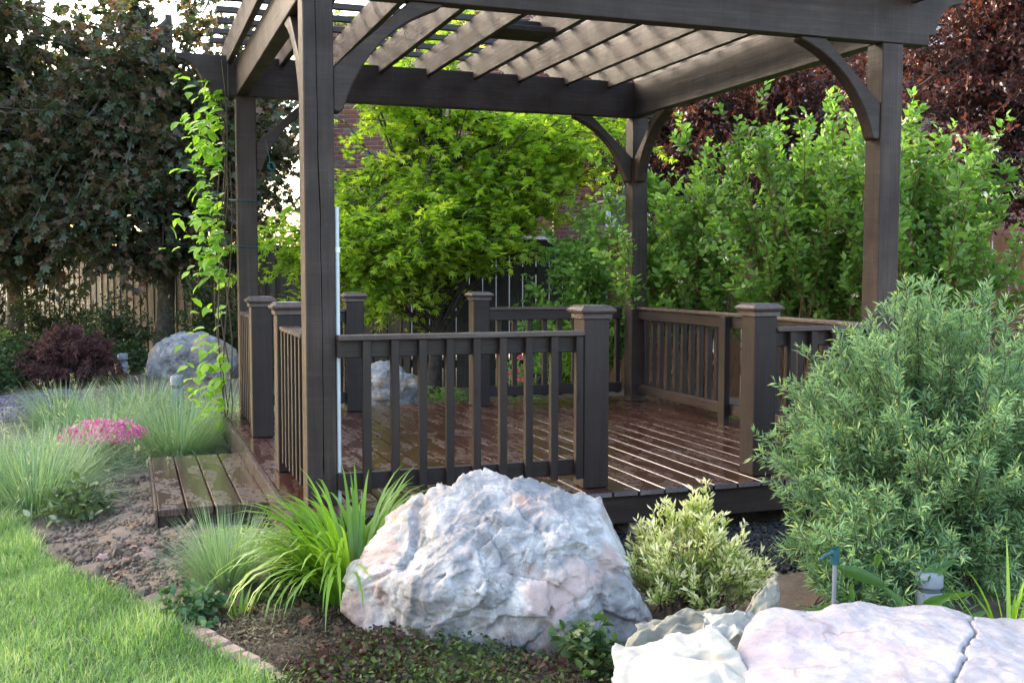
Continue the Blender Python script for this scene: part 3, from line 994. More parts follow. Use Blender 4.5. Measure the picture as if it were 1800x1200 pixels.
def boulder(name, label, center, ux, uy, sil, depth, mat, sub=6, planes=40, amp=1.0, seed=1, flat_back=1.0, lean=0.0, fine=1.0, group=None, fronts=None):
    """sil: outline (a along ux, z) about the centre, counter clockwise; depth: half size along uy"""
    V, F = ico(sub)
    ux = np.array(ux, float); uy = np.array(uy, float)
    sil = np.array(sil, float)
    ang = np.arctan2(sil[:, 1], sil[:, 0]); rad = np.hypot(sil[:, 0], sil[:, 1])
    o = np.argsort(ang); ang, rad = ang[o], rad[o]
    an = np.concatenate([ang - 2 * np.pi, ang, ang + 2 * np.pi]); ra = np.concatenate([rad, rad, rad])
    th = np.arctan2(V[:, 2], V[:, 0]); ins = np.hypot(V[:, 0], V[:, 2])
    r = np.interp(th, an, ra) * ins ** 0.85
    a = r * np.cos(th); z = r * np.sin(th); b = np.sign(V[:, 1]) * np.abs(V[:, 1]) ** 0.9 * depth + lean * z
    P = np.stack([a, b, z], 1)
    g = np.random.default_rng(seed)
    S = np.array([np.abs(sil[:, 0]).max(), depth, np.abs(sil[:, 1]).max()])
    for i in range(planes):
        n = g.normal(size=3); n /= np.linalg.norm(n)
        n2 = n / S; n2 /= np.linalg.norm(n2)
        d = P @ n2; lim = np.quantile(d, g.uniform(.90, .985))
        ex = np.maximum(d - lim, 0)
        P = P - n2[None] * (ex * .8)[:, None]
    if fronts is not None: P = polytope(V, [tuple(x) for x in sil], depth, fronts, g)
    nrm = nrmz(P / (S ** 2))
    sz = S.mean()
    dsp = np.zeros(len(P))
    def chip(v, sc, off):
        q = v * sc + off
        dd, pp = mnoise.voronoi(q)
        c0 = pp[0]
        rd = mnoise.noise_vector(c0 * 7.3 + Vector((1.7, 9.2, 4.4)))
        return (q - c0).dot(rd) / sc, dd[1] - dd[0]
    for i, p in enumerate(P):
        v = Vector(p) / sz
        w = v + mnoise.noise_vector(v * 2.0) * .14 + mnoise.noise_vector(v * 7.0) * .02
        k = mnoise.fractal(v * 1.7 + Vector((seed * 3.1, 0, 0)), 1.0, 2.0, 4) * .05
        c1, e1 = chip(w, 2.3, Vector((0, 0, seed))); c2, e2 = chip(w, 5.2, Vector((seed, 3, 0))); c3, e3 = chip(w, 12.0, Vector((seed, 0, 7)))
        m_ = .55 + .9 * mnoise.noise(v * 1.3 + Vector((5, seed, 2)))
        k += .55 * max(-.09, min(.09, c1)) + .62 * c2 * max(.1, m_) + .85 * c3 * max(.0, m_ - .25) * fine
        k -= .010 * max(0, 1 - e1 / .05) + .008 * max(0, 1 - e2 / .06) * max(0, m_)
        rd2 = abs(mnoise.noise(v * 9 + Vector((1, 2, seed)))); k += fine * (.022 * rd2 - .008)
        dsp[i] = k - .02 * (fronts is not None)
    P = P + nrm * (dsp * sz * amp)[:, None]
    c = np.array(center, float)
    Wd = P[:, 0:1] * ux[None] + P[:, 1:2] * uy[None] + P[:, 2:3] * np.array([[0, 0, 1.]])
    me = tri_mesh(name, Wd, F, mat, smooth=(fronts is None))
    o = obj(name, me, None, loc=tuple(c))
    return tag(o, label, 'boulder', group)

UX = np.array([0.9414, -0.3373, 0]); UX = UX / np.linalg.norm(UX); UY = np.array([0.3373, 0.9414, 0]); UY = UY / np.linalg.norm(UY)
def sil_px(pts, cx, cy, d):
    return [((x - cx) / 1887.1 * d, -(y - cy) / 1887.1 * d) for x, y in pts]
big = [(640, 1110), (612, 1075), (612, 1010), (636, 955), (690, 914), (760, 880), (830, 842), (870, 828), (915, 826), (948, 838), (978, 876), (1002, 888), (1034, 887), (1074, 908),
       (1090, 940), (1106, 990), (1130, 1050), (1155, 1100), (1155, 1140), (1120, 1185), (1060, 1230), (950, 1250), (820, 1245), (740, 1205), (690, 1150)]
boulder('boulder', 'large pale lavender grey boulder in front of the deck', (.60, -1.06, -.05), UX, UY, [(a * 1.0 + .012, b * .97) for a, b in sil_px(big, 880, 1020, 4.02)], .36, M['rock'], 7, 0, .9, 3, lean=.0,
        fronts=[((-.08, -.60, .80), .235), ((-.12, -.97, -.20), .30), ((-.60, -.78, -.10), .40), ((.52, -.83, .10), .385), ((-.45, -.50, .74), .30), ((.50, -.40, .76), .33), ((.15, -.80, .50), .275), ((.1, -.7, -.6), .36)])
sil2 = [(a * 1.18, b * 1.18) for a, b in [(-.52, -.3), (-.53, -.05), (-.40, .17), (-.33, .24), (.0, .23), (.30, .22), (.50, .18), (.56, .0), (.55, -.3), (.3, -.4), (-.2, -.4)]]
boulder('boulder', 'flat topped grey and tan boulder beside the dark red mounded maple', (.04, 8.75, .04), UX, UY, sil2, .35, M['rockfar'], 5, 40, .9, 5)
sil3 = [(-.34, -.2), (-.33, .05), (-.24, .20), (.0, .22), (.14, .14), (.28, .02), (.33, -.2), (0, -.28)]
boulder('boulder', 'rough layered grey rock behind the back opening of the deck', (1.70, 5.25, -.02), UX, UY, sil3, .28, M['rockfar'], 5, 30, 1.3, 9)

# flat white slab, lower right, with its crack
def slab():
    n = 175
    s = np.linspace(-1, 1, n)
    sa = np.concatenate([np.linspace(-1, -.47, 40, endpoint=False), np.linspace(-.47, .16, n - 90, endpoint=False), np.linspace(.16, 1, 50)])
    A, B = np.meshgrid(sa, s, indexing='ij')
    c = np.array([1.62, -2.52, 0.0])
    hx, hy = .88, .47
    # crack drawn on the slab itself, in its own plane
    cr = np.array([(.02, 1.05), (-.02, .82), (-.07, .66), (-.10, .52), (-.11, .40), (-.18, .2), (-.24, .03), (-.27, -.15), (-.36, -.42), (-.42, -.7), (-.5, -1.1)])
    cr[:, 0] += .10
    seg = np.concatenate([np.linspace(cr[i], cr[i + 1], 14, endpoint=False) for i in range(len(cr) - 1)])
    V = np.zeros((n, n, 3))
    for i in range(n):
        for j in range(n):
            a, b = A[i, j], B[i, j]
            rr = max(abs(a), abs(b)); 
            # outline
            ang = math.atan2(b, a)
            ro = 1.0 + .10 * mnoise.noise(Vector((math.cos(ang) * 1.6, math.sin(ang) * 1.6, 4.0)))
            ro *= 1.0 - (.18 * max(0, b) + .06) * min(1, max(0, (-a - .25) / .4))
            x = a * hx * ro; y = b * hy * ro
            z = .055 + .035 * mnoise.fractal(Vector((x * 2.2, y * 2.2, 7)), 1, 2, 6) - .03 * max(0, -a - .2)
            z -= .055 * max(0, a + .45)
            z += .022 * math.exp(-((a + .52) / .13) ** 2 - ((b - .75) / .3) ** 2)
            e = max(0, (rr - .86) / .14)
            z -= .10 * e ** 3 + (.25 * max(0, (rr - .95) / .05))
            d = np.min(np.hypot(seg[:, 0] - a + .012 * mnoise.noise(Vector((a * 14, b * 14, 2))), (seg[:, 1] - b) * .55))
            z -= .04 * math.exp(-(d / .0045) ** 2)
            z += .004 * mnoise.noise(Vector((x * 25, y * 25, 1)))
            V[i, j] = (x, y, z)
    idx = np.arange(n * n).reshape(n, n)
    F = np.stack([idx[:-1, :-1], idx[1:, :-1], idx[1:, 1:], idx[:-1, 1:]], -1).reshape(-1, 4)
    W = V[..., 0:1] * UX + V[..., 1:2] * UY + V[..., 2:3] * np.array([0, 0, 1.])
    # skirt to the ground
    ring = np.concatenate([idx[:, 0], idx[-1, 1:], idx[-2::-1, -1], idx[0, -2:0:-1]])
    W = W.reshape(-1, 3); low = W[ring].copy(); low[:, 2] = -.30; low[:, :2] *= 1.02
    b0 = len(W); m_ = len(ring)
    F2 = np.array([(ring[(k + 1) % m_], ring[k], b0 + k, b0 + (k + 1) % m_) for k in range(m_)])
    me = tri_mesh('rock_slab', np.concatenate([W, low]), np.concatenate([F, F2]), M['rockflat'], smooth=True)
    return tag(obj('rock_slab', me, None, loc=tuple(c)), 'broad flat white rock slab with a crack across its top', 'rock')
slab()

# crumpled pale landscape cloth between the boulder and the slab
M['cloth'] = leaf_mat('weathered landscape cloth', [(0.0, (0.17, 0.155, 0.115)), (0.5, (0.27, 0.25, 0.195)), (1.0, (0.47, 0.455, 0.42))], trans=0.25, rough=0.7, spec=0.3, trans_gain=1.0)
def cloth_patch(name, parent, corners, bulge, seed, n=56, tint=0.5):
    c = np.array(corners, float)       # 4 corners, counter clockwise
    u = np.linspace(0, 1, n); U_, V_ = np.meshgrid(u, u, indexing='ij')
    P = (1 - U_)[..., None] * (1 - V_)[..., None] * c[0] + U_[..., None] * (1 - V_)[..., None] * c[1] + U_[..., None] * V_[..., None] * c[2] + (1 - U_)[..., None] * V_[..., None] * c[3]
    nr = nrmz(np.cross(c[1] - c[0], c[3] - c[0]))
    for i in range(n):
        for j in range(n):
            q = Vector((U_[i, j] * 2.2, V_[i, j] * 2.2, seed))
            k = abs(mnoise.noise(q * .8)) * .12 + abs(mnoise.noise(q * 1.9 + Vector((3, 1, 0)))) * .035 + .008 * abs(mnoise.noise(q * 6)) + .045 * abs(((U_[i, j] * 1.7 + V_[i, j] * 2.3 + .8 * mnoise.noise(q * .9)) % 1) - .5)
            P[i, j] += np.array(mnoise.noise_vector(q * 1.6)) * .022 + np.array(mnoise.noise_vector(q * 5.0)) * .006
            P[i, j] += nr * (k * bulge + .0) + np.array([0, 0, bulge * .06 * math.sin(math.pi * U_[i, j]) * math.sin(math.pi * V_[i, j])])
    idx = np.arange(n * n).reshape(n, n)
    F = np.stack([idx[:-1, :-1], idx[1:, :-1], idx[1:, 1:], idx[:-1, 1:]], -1).reshape(-1, 4)
    me = tri_mesh(name, P.reshape(-1, 3), F, M['cloth'], np.clip(tint + rng.normal(0, .03, n * n), 0, 1), smooth=True)
    o = obj(name, me, parent)
    md = o.modifiers.new('thick', 'SOLIDIFY'); md.thickness = .003
    return o
cl = empty('landscape_cloth', (.95, -1.95, GZ), 'crumpled pale landscape cloth tucked between the boulder and the slab', 'cloth')
cloth_patch('sheet', cl, [(.53, -2.24, -.13), (.90, -2.42, -.02), (.93, -2.10, .035), (.68, -1.95, -.03)], .5, 1.0, tint=.88)
cloth_patch('fold', cl, [(.70, -1.92, -.12), (1.00, -1.96, -.08), (1.12, -1.84, -.01), (.86, -1.76, -.05)], .5, 2.4, tint=0.5)
cloth_patch('fold', cl, [(.93, -2.06, -.02), (1.08, -2.10, -.03), (1.17, -1.98, .0), (1.00, -1.90, .02)], .5, 4.2, tint=0.85)
cloth_patch('flap', cl, [(1.06, -1.98, -.03), (1.22, -2.00, .0), (1.30, -1.88, .10), (1.27, -1.84, .07)], .35, 6.7, tint=0.5)

# ------------------------------------------------------------------ trees
L_NORWAY = leaf_mat('dark bronze maple leaves', [(0.0, (0.042, 0.062, 0.032)), (0.35, (0.064, 0.092, 0.042)), (0.55, (0.095, 0.082, 0.042)), (0.75, (0.135, 0.080, 0.046)), (0.92, (0.15, 0.075, 0.045)), (1.0, (0.20, 0.06, 0.045))], trans=0.36, rough=0.38, spec=0.5)
L_JAPAN = leaf_mat('bright green japanese maple leaves', [(0.0, (0.15, 0.27, 0.028)), (0.4, (0.26, 0.39, 0.04)), (0.75, (0.42, 0.53, 0.06)), (1.0, (0.60, 0.62, 0.09))], trans=0.50, rough=0.5, spec=0.25, trans_gain=1.5)
L_PLUM = leaf_mat('dark red plum leaves', [(0.0, (0.035, 0.012, 0.016)), (0.5, (0.075, 0.022, 0.024)), (0.85, (0.13, 0.038, 0.032)), (1.0, (0.24, 0.075, 0.04))], trans=0.38, rough=0.4, spec=0.5, trans_gain=1.7)
L_DOGWOOD = leaf_mat('fresh green dogwood leaves', [(0.0, (0.075, 0.16, 0.032)), (0.5, (0.145, 0.275, 0.052)), (1.0, (0.25, 0.39, 0.085))], trans=0.40, rough=0.42, spec=0.4)
L_WILLOW = leaf_mat('blue green willow leaves', [(0.0, (0.10, 0.19, 0.105)), (0.45, (0.20, 0.33, 0.175)), (0.75, (0.34, 0.46, 0.19)), (1.0, (0.58, 0.61, 0.17))], trans=0.32, rough=0.5, spec=0.35)
L_VARIEG = leaf_mat('cream and green willow leaves', [(0.0, (0.12, 0.20, 0.04)), (0.3, (0.30, 0.38, 0.09)), (0.5, (0.58, 0.57, 0.27)), (1.0, (0.80, 0.71, 0.56))], trans=0.32, rough=0.5, spec=0.3)
L_OLIVE = leaf_mat('olive cotoneaster leaves', [(0.0, (0.045, 0.06, 0.030)), (0.6, (0.10, 0.115, 0.048)), (1.0, (0.22, 0.20, 0.07))], trans=0.3, rough=0.4, spec=0.5)
L_LACE = leaf_mat('purple brown laceleaf', [(0.0, (0.06, 0.022, 0.024)), (0.6, (0.13, 0.05, 0.05)), (1.0, (0.21, 0.085, 0.075))], trans=0.3, rough=0.55)
L_DARKSHRUB = leaf_mat('dark green shrub leaves', [(0.0, (0.02, 0.04, 0.014)), (0.6, (0.05, 0.08, 0.024)), (1.0, (0.10, 0.13, 0.04))], trans=0.3)
L_LIME = leaf_mat('lime green shrub leaves', [(0.0, (0.10, 0.18, 0.03)), (1.0, (0.28, 0.36, 0.08))], trans=0.4)
L_FESCUE = leaf_mat('grey green fescue', [(0.0, (0.16, 0.11, 0.06)), (0.15, (0.13, 0.21, 0.11)), (0.6, (0.21, 0.32, 0.185)), (0.9, (0.34, 0.43, 0.25)), (1.0, (0.54, 0.52, 0.30))], trans=0.3, rough=0.5)
L_LILY = leaf_mat('bright daylily blades', [(0.0, (0.075, 0.16, 0.015)), (0.5, (0.15, 0.29, 0.025)), (1.0, (0.30, 0.44, 0.06))], trans=0.40, rough=0.30, spec=0.5, hue_noise=0.6)
L_GRASS = leaf_mat('lawn grass blades', [(0.0, (0.075, 0.15, 0.04)), (0.5, (0.165, 0.29, 0.085)), (0.85, (0.30, 0.42, 0.15)), (1.0, (0.46, 0.47, 0.26))], trans=0.38, rough=0.42)
L_COVER = leaf_mat('dark ajuga leaves', [(0.0, (0.040, 0.018, 0.020)), (0.3, (0.065, 0.032, 0.030)), (0.48, (0.040, 0.062, 0.022)), (0.75, (0.075, 0.115, 0.032)), (0.92, (0.13, 0.15, 0.05)), (1.0, (0.16, 0.085, 0.045))], trans=0.3, rough=0.6, spec=0.2)
L_VINE = leaf_mat('bright vine leaves', [(0.0, (0.14, 0.29, 0.03)), (0.6, (0.26, 0.44, 0.05)), (1.0, (0.42, 0.58, 0.10))], trans=0.5, rough=0.4, hue_noise=0.8)
L_BLUELEAF = leaf_mat('blue green columbine leaves', [(0.0, (0.04, 0.09, 0.04)), (0.6, (0.085, 0.16, 0.07)), (1.0, (0.17, 0.25, 0.11))], trans=0.3)
M['pink'] = leaf_mat('pink petals', [(0.0, (0.42, 0.06, 0.26)), (0.5, (0.58, 0.12, 0.38)), (1.0, (0.72, 0.34, 0.55))], trans=0.3, rough=0.6)
M['rose'] = leaf_mat('rose petals', [(0.0, (0.50, 0.08, 0.14)), (1.0, (0.72, 0.28, 0.36))], trans=0.3, rough=0.6)
M['lavender'] = leaf_mat('lavender petals', [(0.0, (0.12, 0.13, 0.12)), (0.45, (0.20, 0.17, 0.25)), (1.0, (0.38, 0.33, 0.44))], trans=0.25, rough=0.6)
M['creamflower'] = leaf_mat('cream flower clusters', [(0.0, (0.62, 0.60, 0.46)), (1.0, (0.78, 0.77, 0.66))], trans=0.2, rough=0.7)

def crown_parts(e, P_leaf, nleaf, T, size, mat, tint_spread, name='crown', **kw):
    pos, ax, nr, tt = leaves_on(P_leaf, nleaf, **kw)
    cl_ = np.repeat(rng.uniform(0, 1, len(P_leaf)), nleaf)
    tint = np.clip(cl_ * tint_spread + rng.uniform(0, 1, len(pos)) * (1 - tint_spread), 0, 1)
    o = obj(name, leaf_mesh(name, T, pos, ax, nr, size * rng.uniform(.65, 1.25, len(pos)), tint, mat), e)
    o['kind'] = 'stuff'
    return o

def tree(name, label, base, trunk_top, r0, ells, ntw, twl, nleaf, T, size, mat, bark, group=None, tintsp=.4, flat=.5, droop=.15, zmin=.4, start=(.3, 1.0), tw_kw={}, lf_kw={}):
    e = empty(name, tuple(base), label, 'tree', group)
    base = np.array(base, float); top = np.array(trunk_top, float)
    K = 9
    tk = bez(base[None], ((base + top) / 2 + rng.normal(0, .12, 3) * [1, 1, 0])[None], top[None], K)
    rad = np.linspace(r0, r0 * .35, K)[None]; rad[0, 0] *= 1.35
    obj('trunk', tube_mesh('trunk', tk, rad, bark, 12), e)
    ends = np.concatenate([in_ellipsoid(n, c, r, .45, zmin) for c, r, n in ells])
    s, _, t_ = sample_paths(np.repeat(tk, len(ends), 0), 1, *start)
    # low ends start low on the trunk
    mid = s * .5 + ends * .5 + np.array([0, 0, 1.]) * (np.linalg.norm(ends - s, axis=1) * .16)[:, None] + rng.normal(0, .08, s.shape)
    limbs = bez(s, mid, ends, 7)
    V1, F1 = tubes(limbs, np.linspace(r0 * .30, r0 * .05, 7)[None].repeat(len(limbs), 0), 5)
    tw = twigs_from(limbs, ntw, twl, droop=droop, **tw_kw)
    V2, F2 = tubes(tw, np.linspace(.006, .002, 3)[None].repeat(len(tw), 0) * (r0 / .12) ** .3, 3)
    b_ = obj('branchwork', tri_mesh('branchwork', np.concatenate([V1, V2]), np.concatenate([F1, F2 + len(V1)]), bark, smooth=True), e)
    b_['kind'] = 'stuff'
    crown_parts(e, tw, nleaf, T, size, mat, tintsp, flat=flat, **lf_kw)
    return e

def copy_tree(root, loc, label, rz=0.0, sc=1.0, group=None):
    r = root.copy(); col.objects.link(r); r.location = loc; r.rotation_euler = (0, 0, rz); r.scale = (sc, sc, sc)
    r['label'] = label
    if group: r['group'] = group
    for ch in list(root.children):
        c = ch.copy(); col.objects.link(c); c.parent = r
    return r

mapA = tree('maple_tree', 'tall dark bronze leaved maple behind the flat topped boulder', (-.22, 11.2, -.2), (-.05, 11.4, 4.7), .14,
            [((-.2, 11.3, 3.2), (2.5, 1.9, 2.2), 66), ((-.9, 10.4, 1.9), (2.0, .8, 1.2), 40), ((1.2, 11.2, 2.6), (1.1, 1.2, 1.7), 12)], 25, .7, 12, T_norway(), .106, L_NORWAY, M['bark'], 'dark bronze maples along the fence', zmin=.8, start=(.20, 1.0), flat=.45,
            lf_kw=dict(droop=.35))
mapB = tree('maple_tree', 'dark bronze leaved maple standing left of the dark red mound', (-2.35, 13.4, -.2), (-2.5, 13.4, 5.4), .13,
            [((-2.9, 13.2, 3.3), (2.7, 2.0, 2.7), 84), ((-2.6, 12.2, 1.5), (1.9, .9, .8), 24)], 25, .7, 12, T_norway(), .106, L_NORWAY, M['bark'], 'dark bronze maples along the fence', zmin=.7, start=(.13, 1.0), flat=.45, lf_kw=dict(droop=.35))
copy_tree(mapB, (-5.9, 12.8, -.2), 'added tall bronze maple standing left of the view to shade the deck', 2.1, 1.58, 'dark bronze maples along the fence')  # added outside the frame to keep low sun off the deck
copy_tree(mapB, (-5.4, 19.6, -.2), 'added bronze maple standing left of the view to shade the weathered fence', 5.1, 1.25, 'dark bronze maples along the fence')  # put in to shade the far fence, trunk outside the frame
copy_tree(mapB, (-10.6, 11.0, -.2), 'added tall bronze maple out of view to shade the boulder and lawn', 4.0, 1.7, 'dark bronze maples along the fence')  # unseen tree added to block the sun from the foreground

tree('japanese_maple', 'bright green lacy maple behind the deck and under the pergola', (2.35, 6.15, -.2), (2.45, 6.2, 2.9), .07,
     [((2.05, 6.15, 1.5), (1.2, .9, .8), 28), ((3.4, 5.8, 2.45), (1.15, .8, .55), 28), ((2.3, 6.3, 3.1), (1.6, 1.1, .8), 30), ((.95, 6.5, 1.2), (.8, .5, .45), 16), ((1.75, 5.9, .95), (.95, .45, .42), 16), ((3.1, 5.75, 1.95), (.8, .5, .35), 10), ((2.35, 5.45, 1.35), (.85, .3, .6), 14), ((4.0, 5.7, 2.6), (.5, .4, .45), 8)],
     18, .42, 12, T_japan(), .086, L_JAPAN, M['barkdark'], tintsp=.6, flat=.86, droop=.25, zmin=.45, start=(.15, .95), tw_kw=dict(up=.0, rnd=.7, flatz=.35), lf_kw=dict(droop=.10))
tree('plum_tree', 'dark red leaved plum tree behind the middle of the flowering shrubs', (6.7, 5.9, -.2), (6.2, 6.1, 3.2), .10,
     [((6.4, 5.9, 3.2), (2.4, 1.5, 1.4), 62), ((4.95, 7.5, 2.7), (.95, .5, .85), 26)], 26, .5, 18, T_small(.55), .062, L_PLUM, M['barkdark'], 'dark red plum trees', zmin=1.9, flat=.35)
tree('plum_tree', 'dark red leaved plum tree beside the orange brown fence', (8.4, 3.7, -.2), (8.2, 3.6, 4.2), .10,
     [((7.15, 3.5, 3.1), (1.7, 1.2, 2.0), 84)], 26, .5, 18, T_small(.55), .062, L_PLUM, M['barkdark'], 'dark red plum trees', zmin=1.0, flat=.35)

# ------------------------------------------------------------------ shrubs
def shrub(name, label, cat, base, ends, r_st, ntw, twl, nleaf, T, size, mat, bark, group=None, tintsp=.3, tip=0.0, flat=.4, spread_base=.08, up_mid=.3, tmin=.35, droop=.05, tw_kw={}, lf_kw={}, sides=4):
    e = empty(name, tuple(base), label, cat, group)
    base = np.array(base, float); n = len(ends)
    b = base[None] + np.concatenate([rng.normal(0, spread_base, (n, 2)), np.zeros((n, 1))], 1)
    mid = b * .5 + ends * .5; mid[:, :2] = b[:, :2] * .62 + ends[:, :2] * .38; mid[:, 2] += up_mid * (ends[:, 2] - b[:, 2]) * .35
    st = bez(b, mid, ends, 7)
    V1, F1 = tubes(st, np.linspace(r_st, r_st * .3, 7)[None].repeat(n, 0), sides)
    tw = twigs_from(st, ntw, twl, tmin=tmin, droop=droop, out=base, **tw_kw)
    V2, F2 = tubes(tw, np.full((len(tw), 3), max(.0012, r_st * .25)), 3)
    o = obj('stems', tri_mesh('stems', np.concatenate([V1, V2]), np.concatenate([F1, F2 + len(V1)]), bark, smooth=True), e); o['kind'] = 'stuff'; o.name = 'stem_mass'
    pos, ax, nr, tt = leaves_on(tw, nleaf, flat=flat, **lf_kw)
    clp = np.repeat(rng.uniform(0, 1, len(tw)), nleaf)
    tint = np.clip((clp * tintsp + rng.uniform(0, 1, len(pos)) * (1 - tintsp)) * (1 - tip) + tip * tt ** 1.6, 0, 1)
    o = obj('foliage', leaf_mesh('foliage', T, pos, ax, nr, size * rng.uniform(.6, 1.2, len(pos)), tint, mat), e); o['kind'] = 'stuff'
    return e, st

def dome(n, c, r, zlo=.0, bias=.35):
    d = rand_dir(n, zlo, 1); rad = rng.uniform(0, 1, n) ** bias
    return np.array(c) + d * np.array(r) * rad[:, None]

# dogwood thicket
for (bx, by, h, n, lb) in ((4.02, 3.60, 2.15, 85, 'fresh green flowering shrub next to the back right pergola post'), (4.62, 2.60, 2.45, 95, 'tallest fresh green shrub with cream flower clusters behind the middle of the right railing'),
                          (5.05, 1.85, 2.25, 75, 'fresh green flowering shrub behind the front right pergola post')):
    ends = np.stack([bx + rng.normal(0, .42, n), by + rng.normal(0, .38, n), -.2 + h * rng.uniform(.45, 1.05, n)], 1)
    e, st = shrub('dogwood_shrub', lb, 'shrub', (bx, by, -.2), ends, .008, 15, .26, 12, T_lance(.46), .074, L_DOGWOOD, M['redtwig'],
                  'flowering shrubs behind the right railing', tintsp=.4, tip=.25, flat=.35, spread_base=.2, tmin=.46, tw_kw=dict(up=.45, rnd=.6))
    # flower clusters
    top = st[rng.choice(n, 26)][:, -1] + rng.normal(0, .07, (26, 3))
    q = np.repeat(top, 14, 0) + rng.normal(0, .014, (26 * 14, 3)) * [1, 1, .4]
    o = obj('flower_cluster', leaf_mesh('flowers', T_small(.9), q, rand_dir(len(q)), rand_dir(len(q), .2, 1), np.full(len(q), .016), rng.uniform(0, 1, len(q)), M['creamflower']), e); o['kind'] = 'stuff'
# lower leafy shrub by the back right post
n = 75
ends = dome(n, (3.62, 4.95, .15), (.62, .55, 1.70), .0)
shrub('leafy_shrub', 'waist high leafy green shrub behind the back right corner of the deck', 'shrub', (3.62, 4.95, -.2), ends, .006, 20, .24, 10, T_lance(.44), .075, L_DOGWOOD, M['twig'], tintsp=.4, flat=.4, tw_kw=dict(up=.3))
# arching olive shrub at the right
n = 34
ends = np.stack([rng.uniform(5.0, 6.6, n), rng.uniform(.3, 1.6, n), rng.uniform(.7, 2.5, n) ** 1.0], 1)
shrub('arching_shrub', 'arching shrub with tiny olive leaves in front of the orange brown fence', 'shrub', (5.7, .75, -.2), ends, .007, 26, .22, 14, T_ov4(.5), .034, L_OLIVE, M['twig'], tintsp=.5, flat=.3, tmin=.25, up_mid=.6, tw_kw=dict(up=.1))
# feathery willow, right foreground
n = 430
d = rand_dir(n, -.62, 1); rad = rng.uniform(0, 1, n) ** .22
lump = np.array([1 + .16 * mnoise.noise(Vector(x) * 2.3 + Vector((3, 1, 0))) for x in d])
ends = np.array([2.60, -1.12, .25]) + d * np.array([.76, .62, .74]) * (rad * lump)[:, None]
shrub('willow_shrub', 'large feathery blue green willow bush in front of the right side of the deck', 'shrub', (2.6, -1.10, -.24), ends, .005, 15, .14, 18, T_small(.15), .045, L_WILLOW, M['twig'], tintsp=.25, tip=.35, flat=.25, tmin=.42, droop=.10,
      tw_kw=dict(up=.35, rnd=.65, outw=.9), lf_kw=dict(spread=.75))
# a low outlier of the same willow in front
n = 70
ends = dome(n, (2.02, -1.38, -.16), (.34, .26, .36), -.1)
shrub('willow_shrub', 'low sprawling willow growth beside the teal capped riser', 'shrub', (2.08, -1.32, -.24), ends, .004, 10, .13, 13, T_small(.15), .050, L_WILLOW, M['twig'], tintsp=.25, tip=.35, flat=.25, tmin=.3, tw_kw=dict(up=.2, rnd=.7, outw=.6), lf_kw=dict(spread=.75))
# variegated willow
n = 120
ends = dome(n, (1.40, -1.14, -.20), (.30, .26, .40), .05, .3)
shrub('variegated_willow', 'small cream and green variegated willow between the boulder and the slab', 'shrub', (1.40, -1.13, -.24), ends, .003, 6, .11, 17, T_lance(.26), .036, L_VARIEG, M['twig'], tintsp=.35, tip=.55, flat=.25, tmin=.35,
      tw_kw=dict(up=.9, rnd=.4, outw=.35), lf_kw=dict(spread=.6))
# left background shrubs
n = 60
ends = dome(n, (-.85, 10.2, -.1), (.55, .5, .95), .0)
shrub('dark_shrub', 'dark green shrub between the maple trunk and the red mound', 'shrub', (-.85, 10.2, -.2), ends, .006, 10, .22, 12, T_ovate(.4), .05, L_DARKSHRUB, M['twig'])
for (bx, by, h, lb) in ((-1.75, 12.4, 1.3, 'dark green shrub against the fence left of the maple trunk'), (.45, 10.0, 1.2, 'dark green shrub against the fence right of the maple trunk'), (-2.7, 14.8, 1.4, 'dark green shrub at the foot of the second maple')):
    ends = dome(60, (bx, by, -.1), (.75, .55, h), .0)
    shrub('dark_shrub', lb, 'shrub', (bx, by, -.2), ends, .006, 11, .24, 11, T_ov4(.4), .06, L_DARKSHRUB, M['twig'], 'dark shrubs along the fence')
ends = dome(70, (-2.55, 9.7, -.1), (.62, .55, .62), .0)
shrub('lime_shrub', 'rounded lime green shrub at the edge of the lawn', 'shrub', (-2.55, 9.7, -.2), ends, .006, 10, .16, 12, T_small(.45), .05, L_LIME, M['twig'])
n = 150
ends = dome(n, (-1.32, 8.35, -.18), (.56, .52, .62), .0, .12)
shrub('laceleaf_maple', 'dark red mounded laceleaf maple on the far side of the grasses', 'shrub', (-1.32, 8.35, -.2), ends, .006, 18, .13, 13, T_small(.2), .060, L_LACE, M['barkdark'], droop=.35, flat=.3, tmin=.62, tw_kw=dict(up=-.1, rnd=.5, outw=.5), lf_kw=dict(droop=.7))
# rose behind the back railing
ends = np.stack([2.68 + rng.normal(0, .14, 16), 4.35 + rng.normal(0, .14, 16), rng.uniform(-.05, .38, 16)], 1)
e, st = shrub('rose_bush', 'small rose bush with pink blooms behind the back railing', 'shrub', (2.68, 4.35, -.2), ends, .004, 6, .09, 8, T_ovate(.55), .035, L_DOGWOOD, M['greenstem'])
def bloom(r, mat, k=16):
    d = rand_dir(k, -.1, 1)
    V, F, kk = scatter(*T_ovate(.9, .25, .0), d * r * .15, d, rand_dir(k), np.full(k, r))
    return tri_mesh('bloom', V, F, mat, np.repeat(rng.uniform(0, 1, k), kk))
rm = bloom(.034, M['rose'])
for p in ((2.66, 4.28, .31), (2.62, 4.25, .20), (2.64, 4.22, .12), (2.76, 4.3, .26), (2.55, 4.3, .16)):
    obj('bloom', rm, e, loc=p)

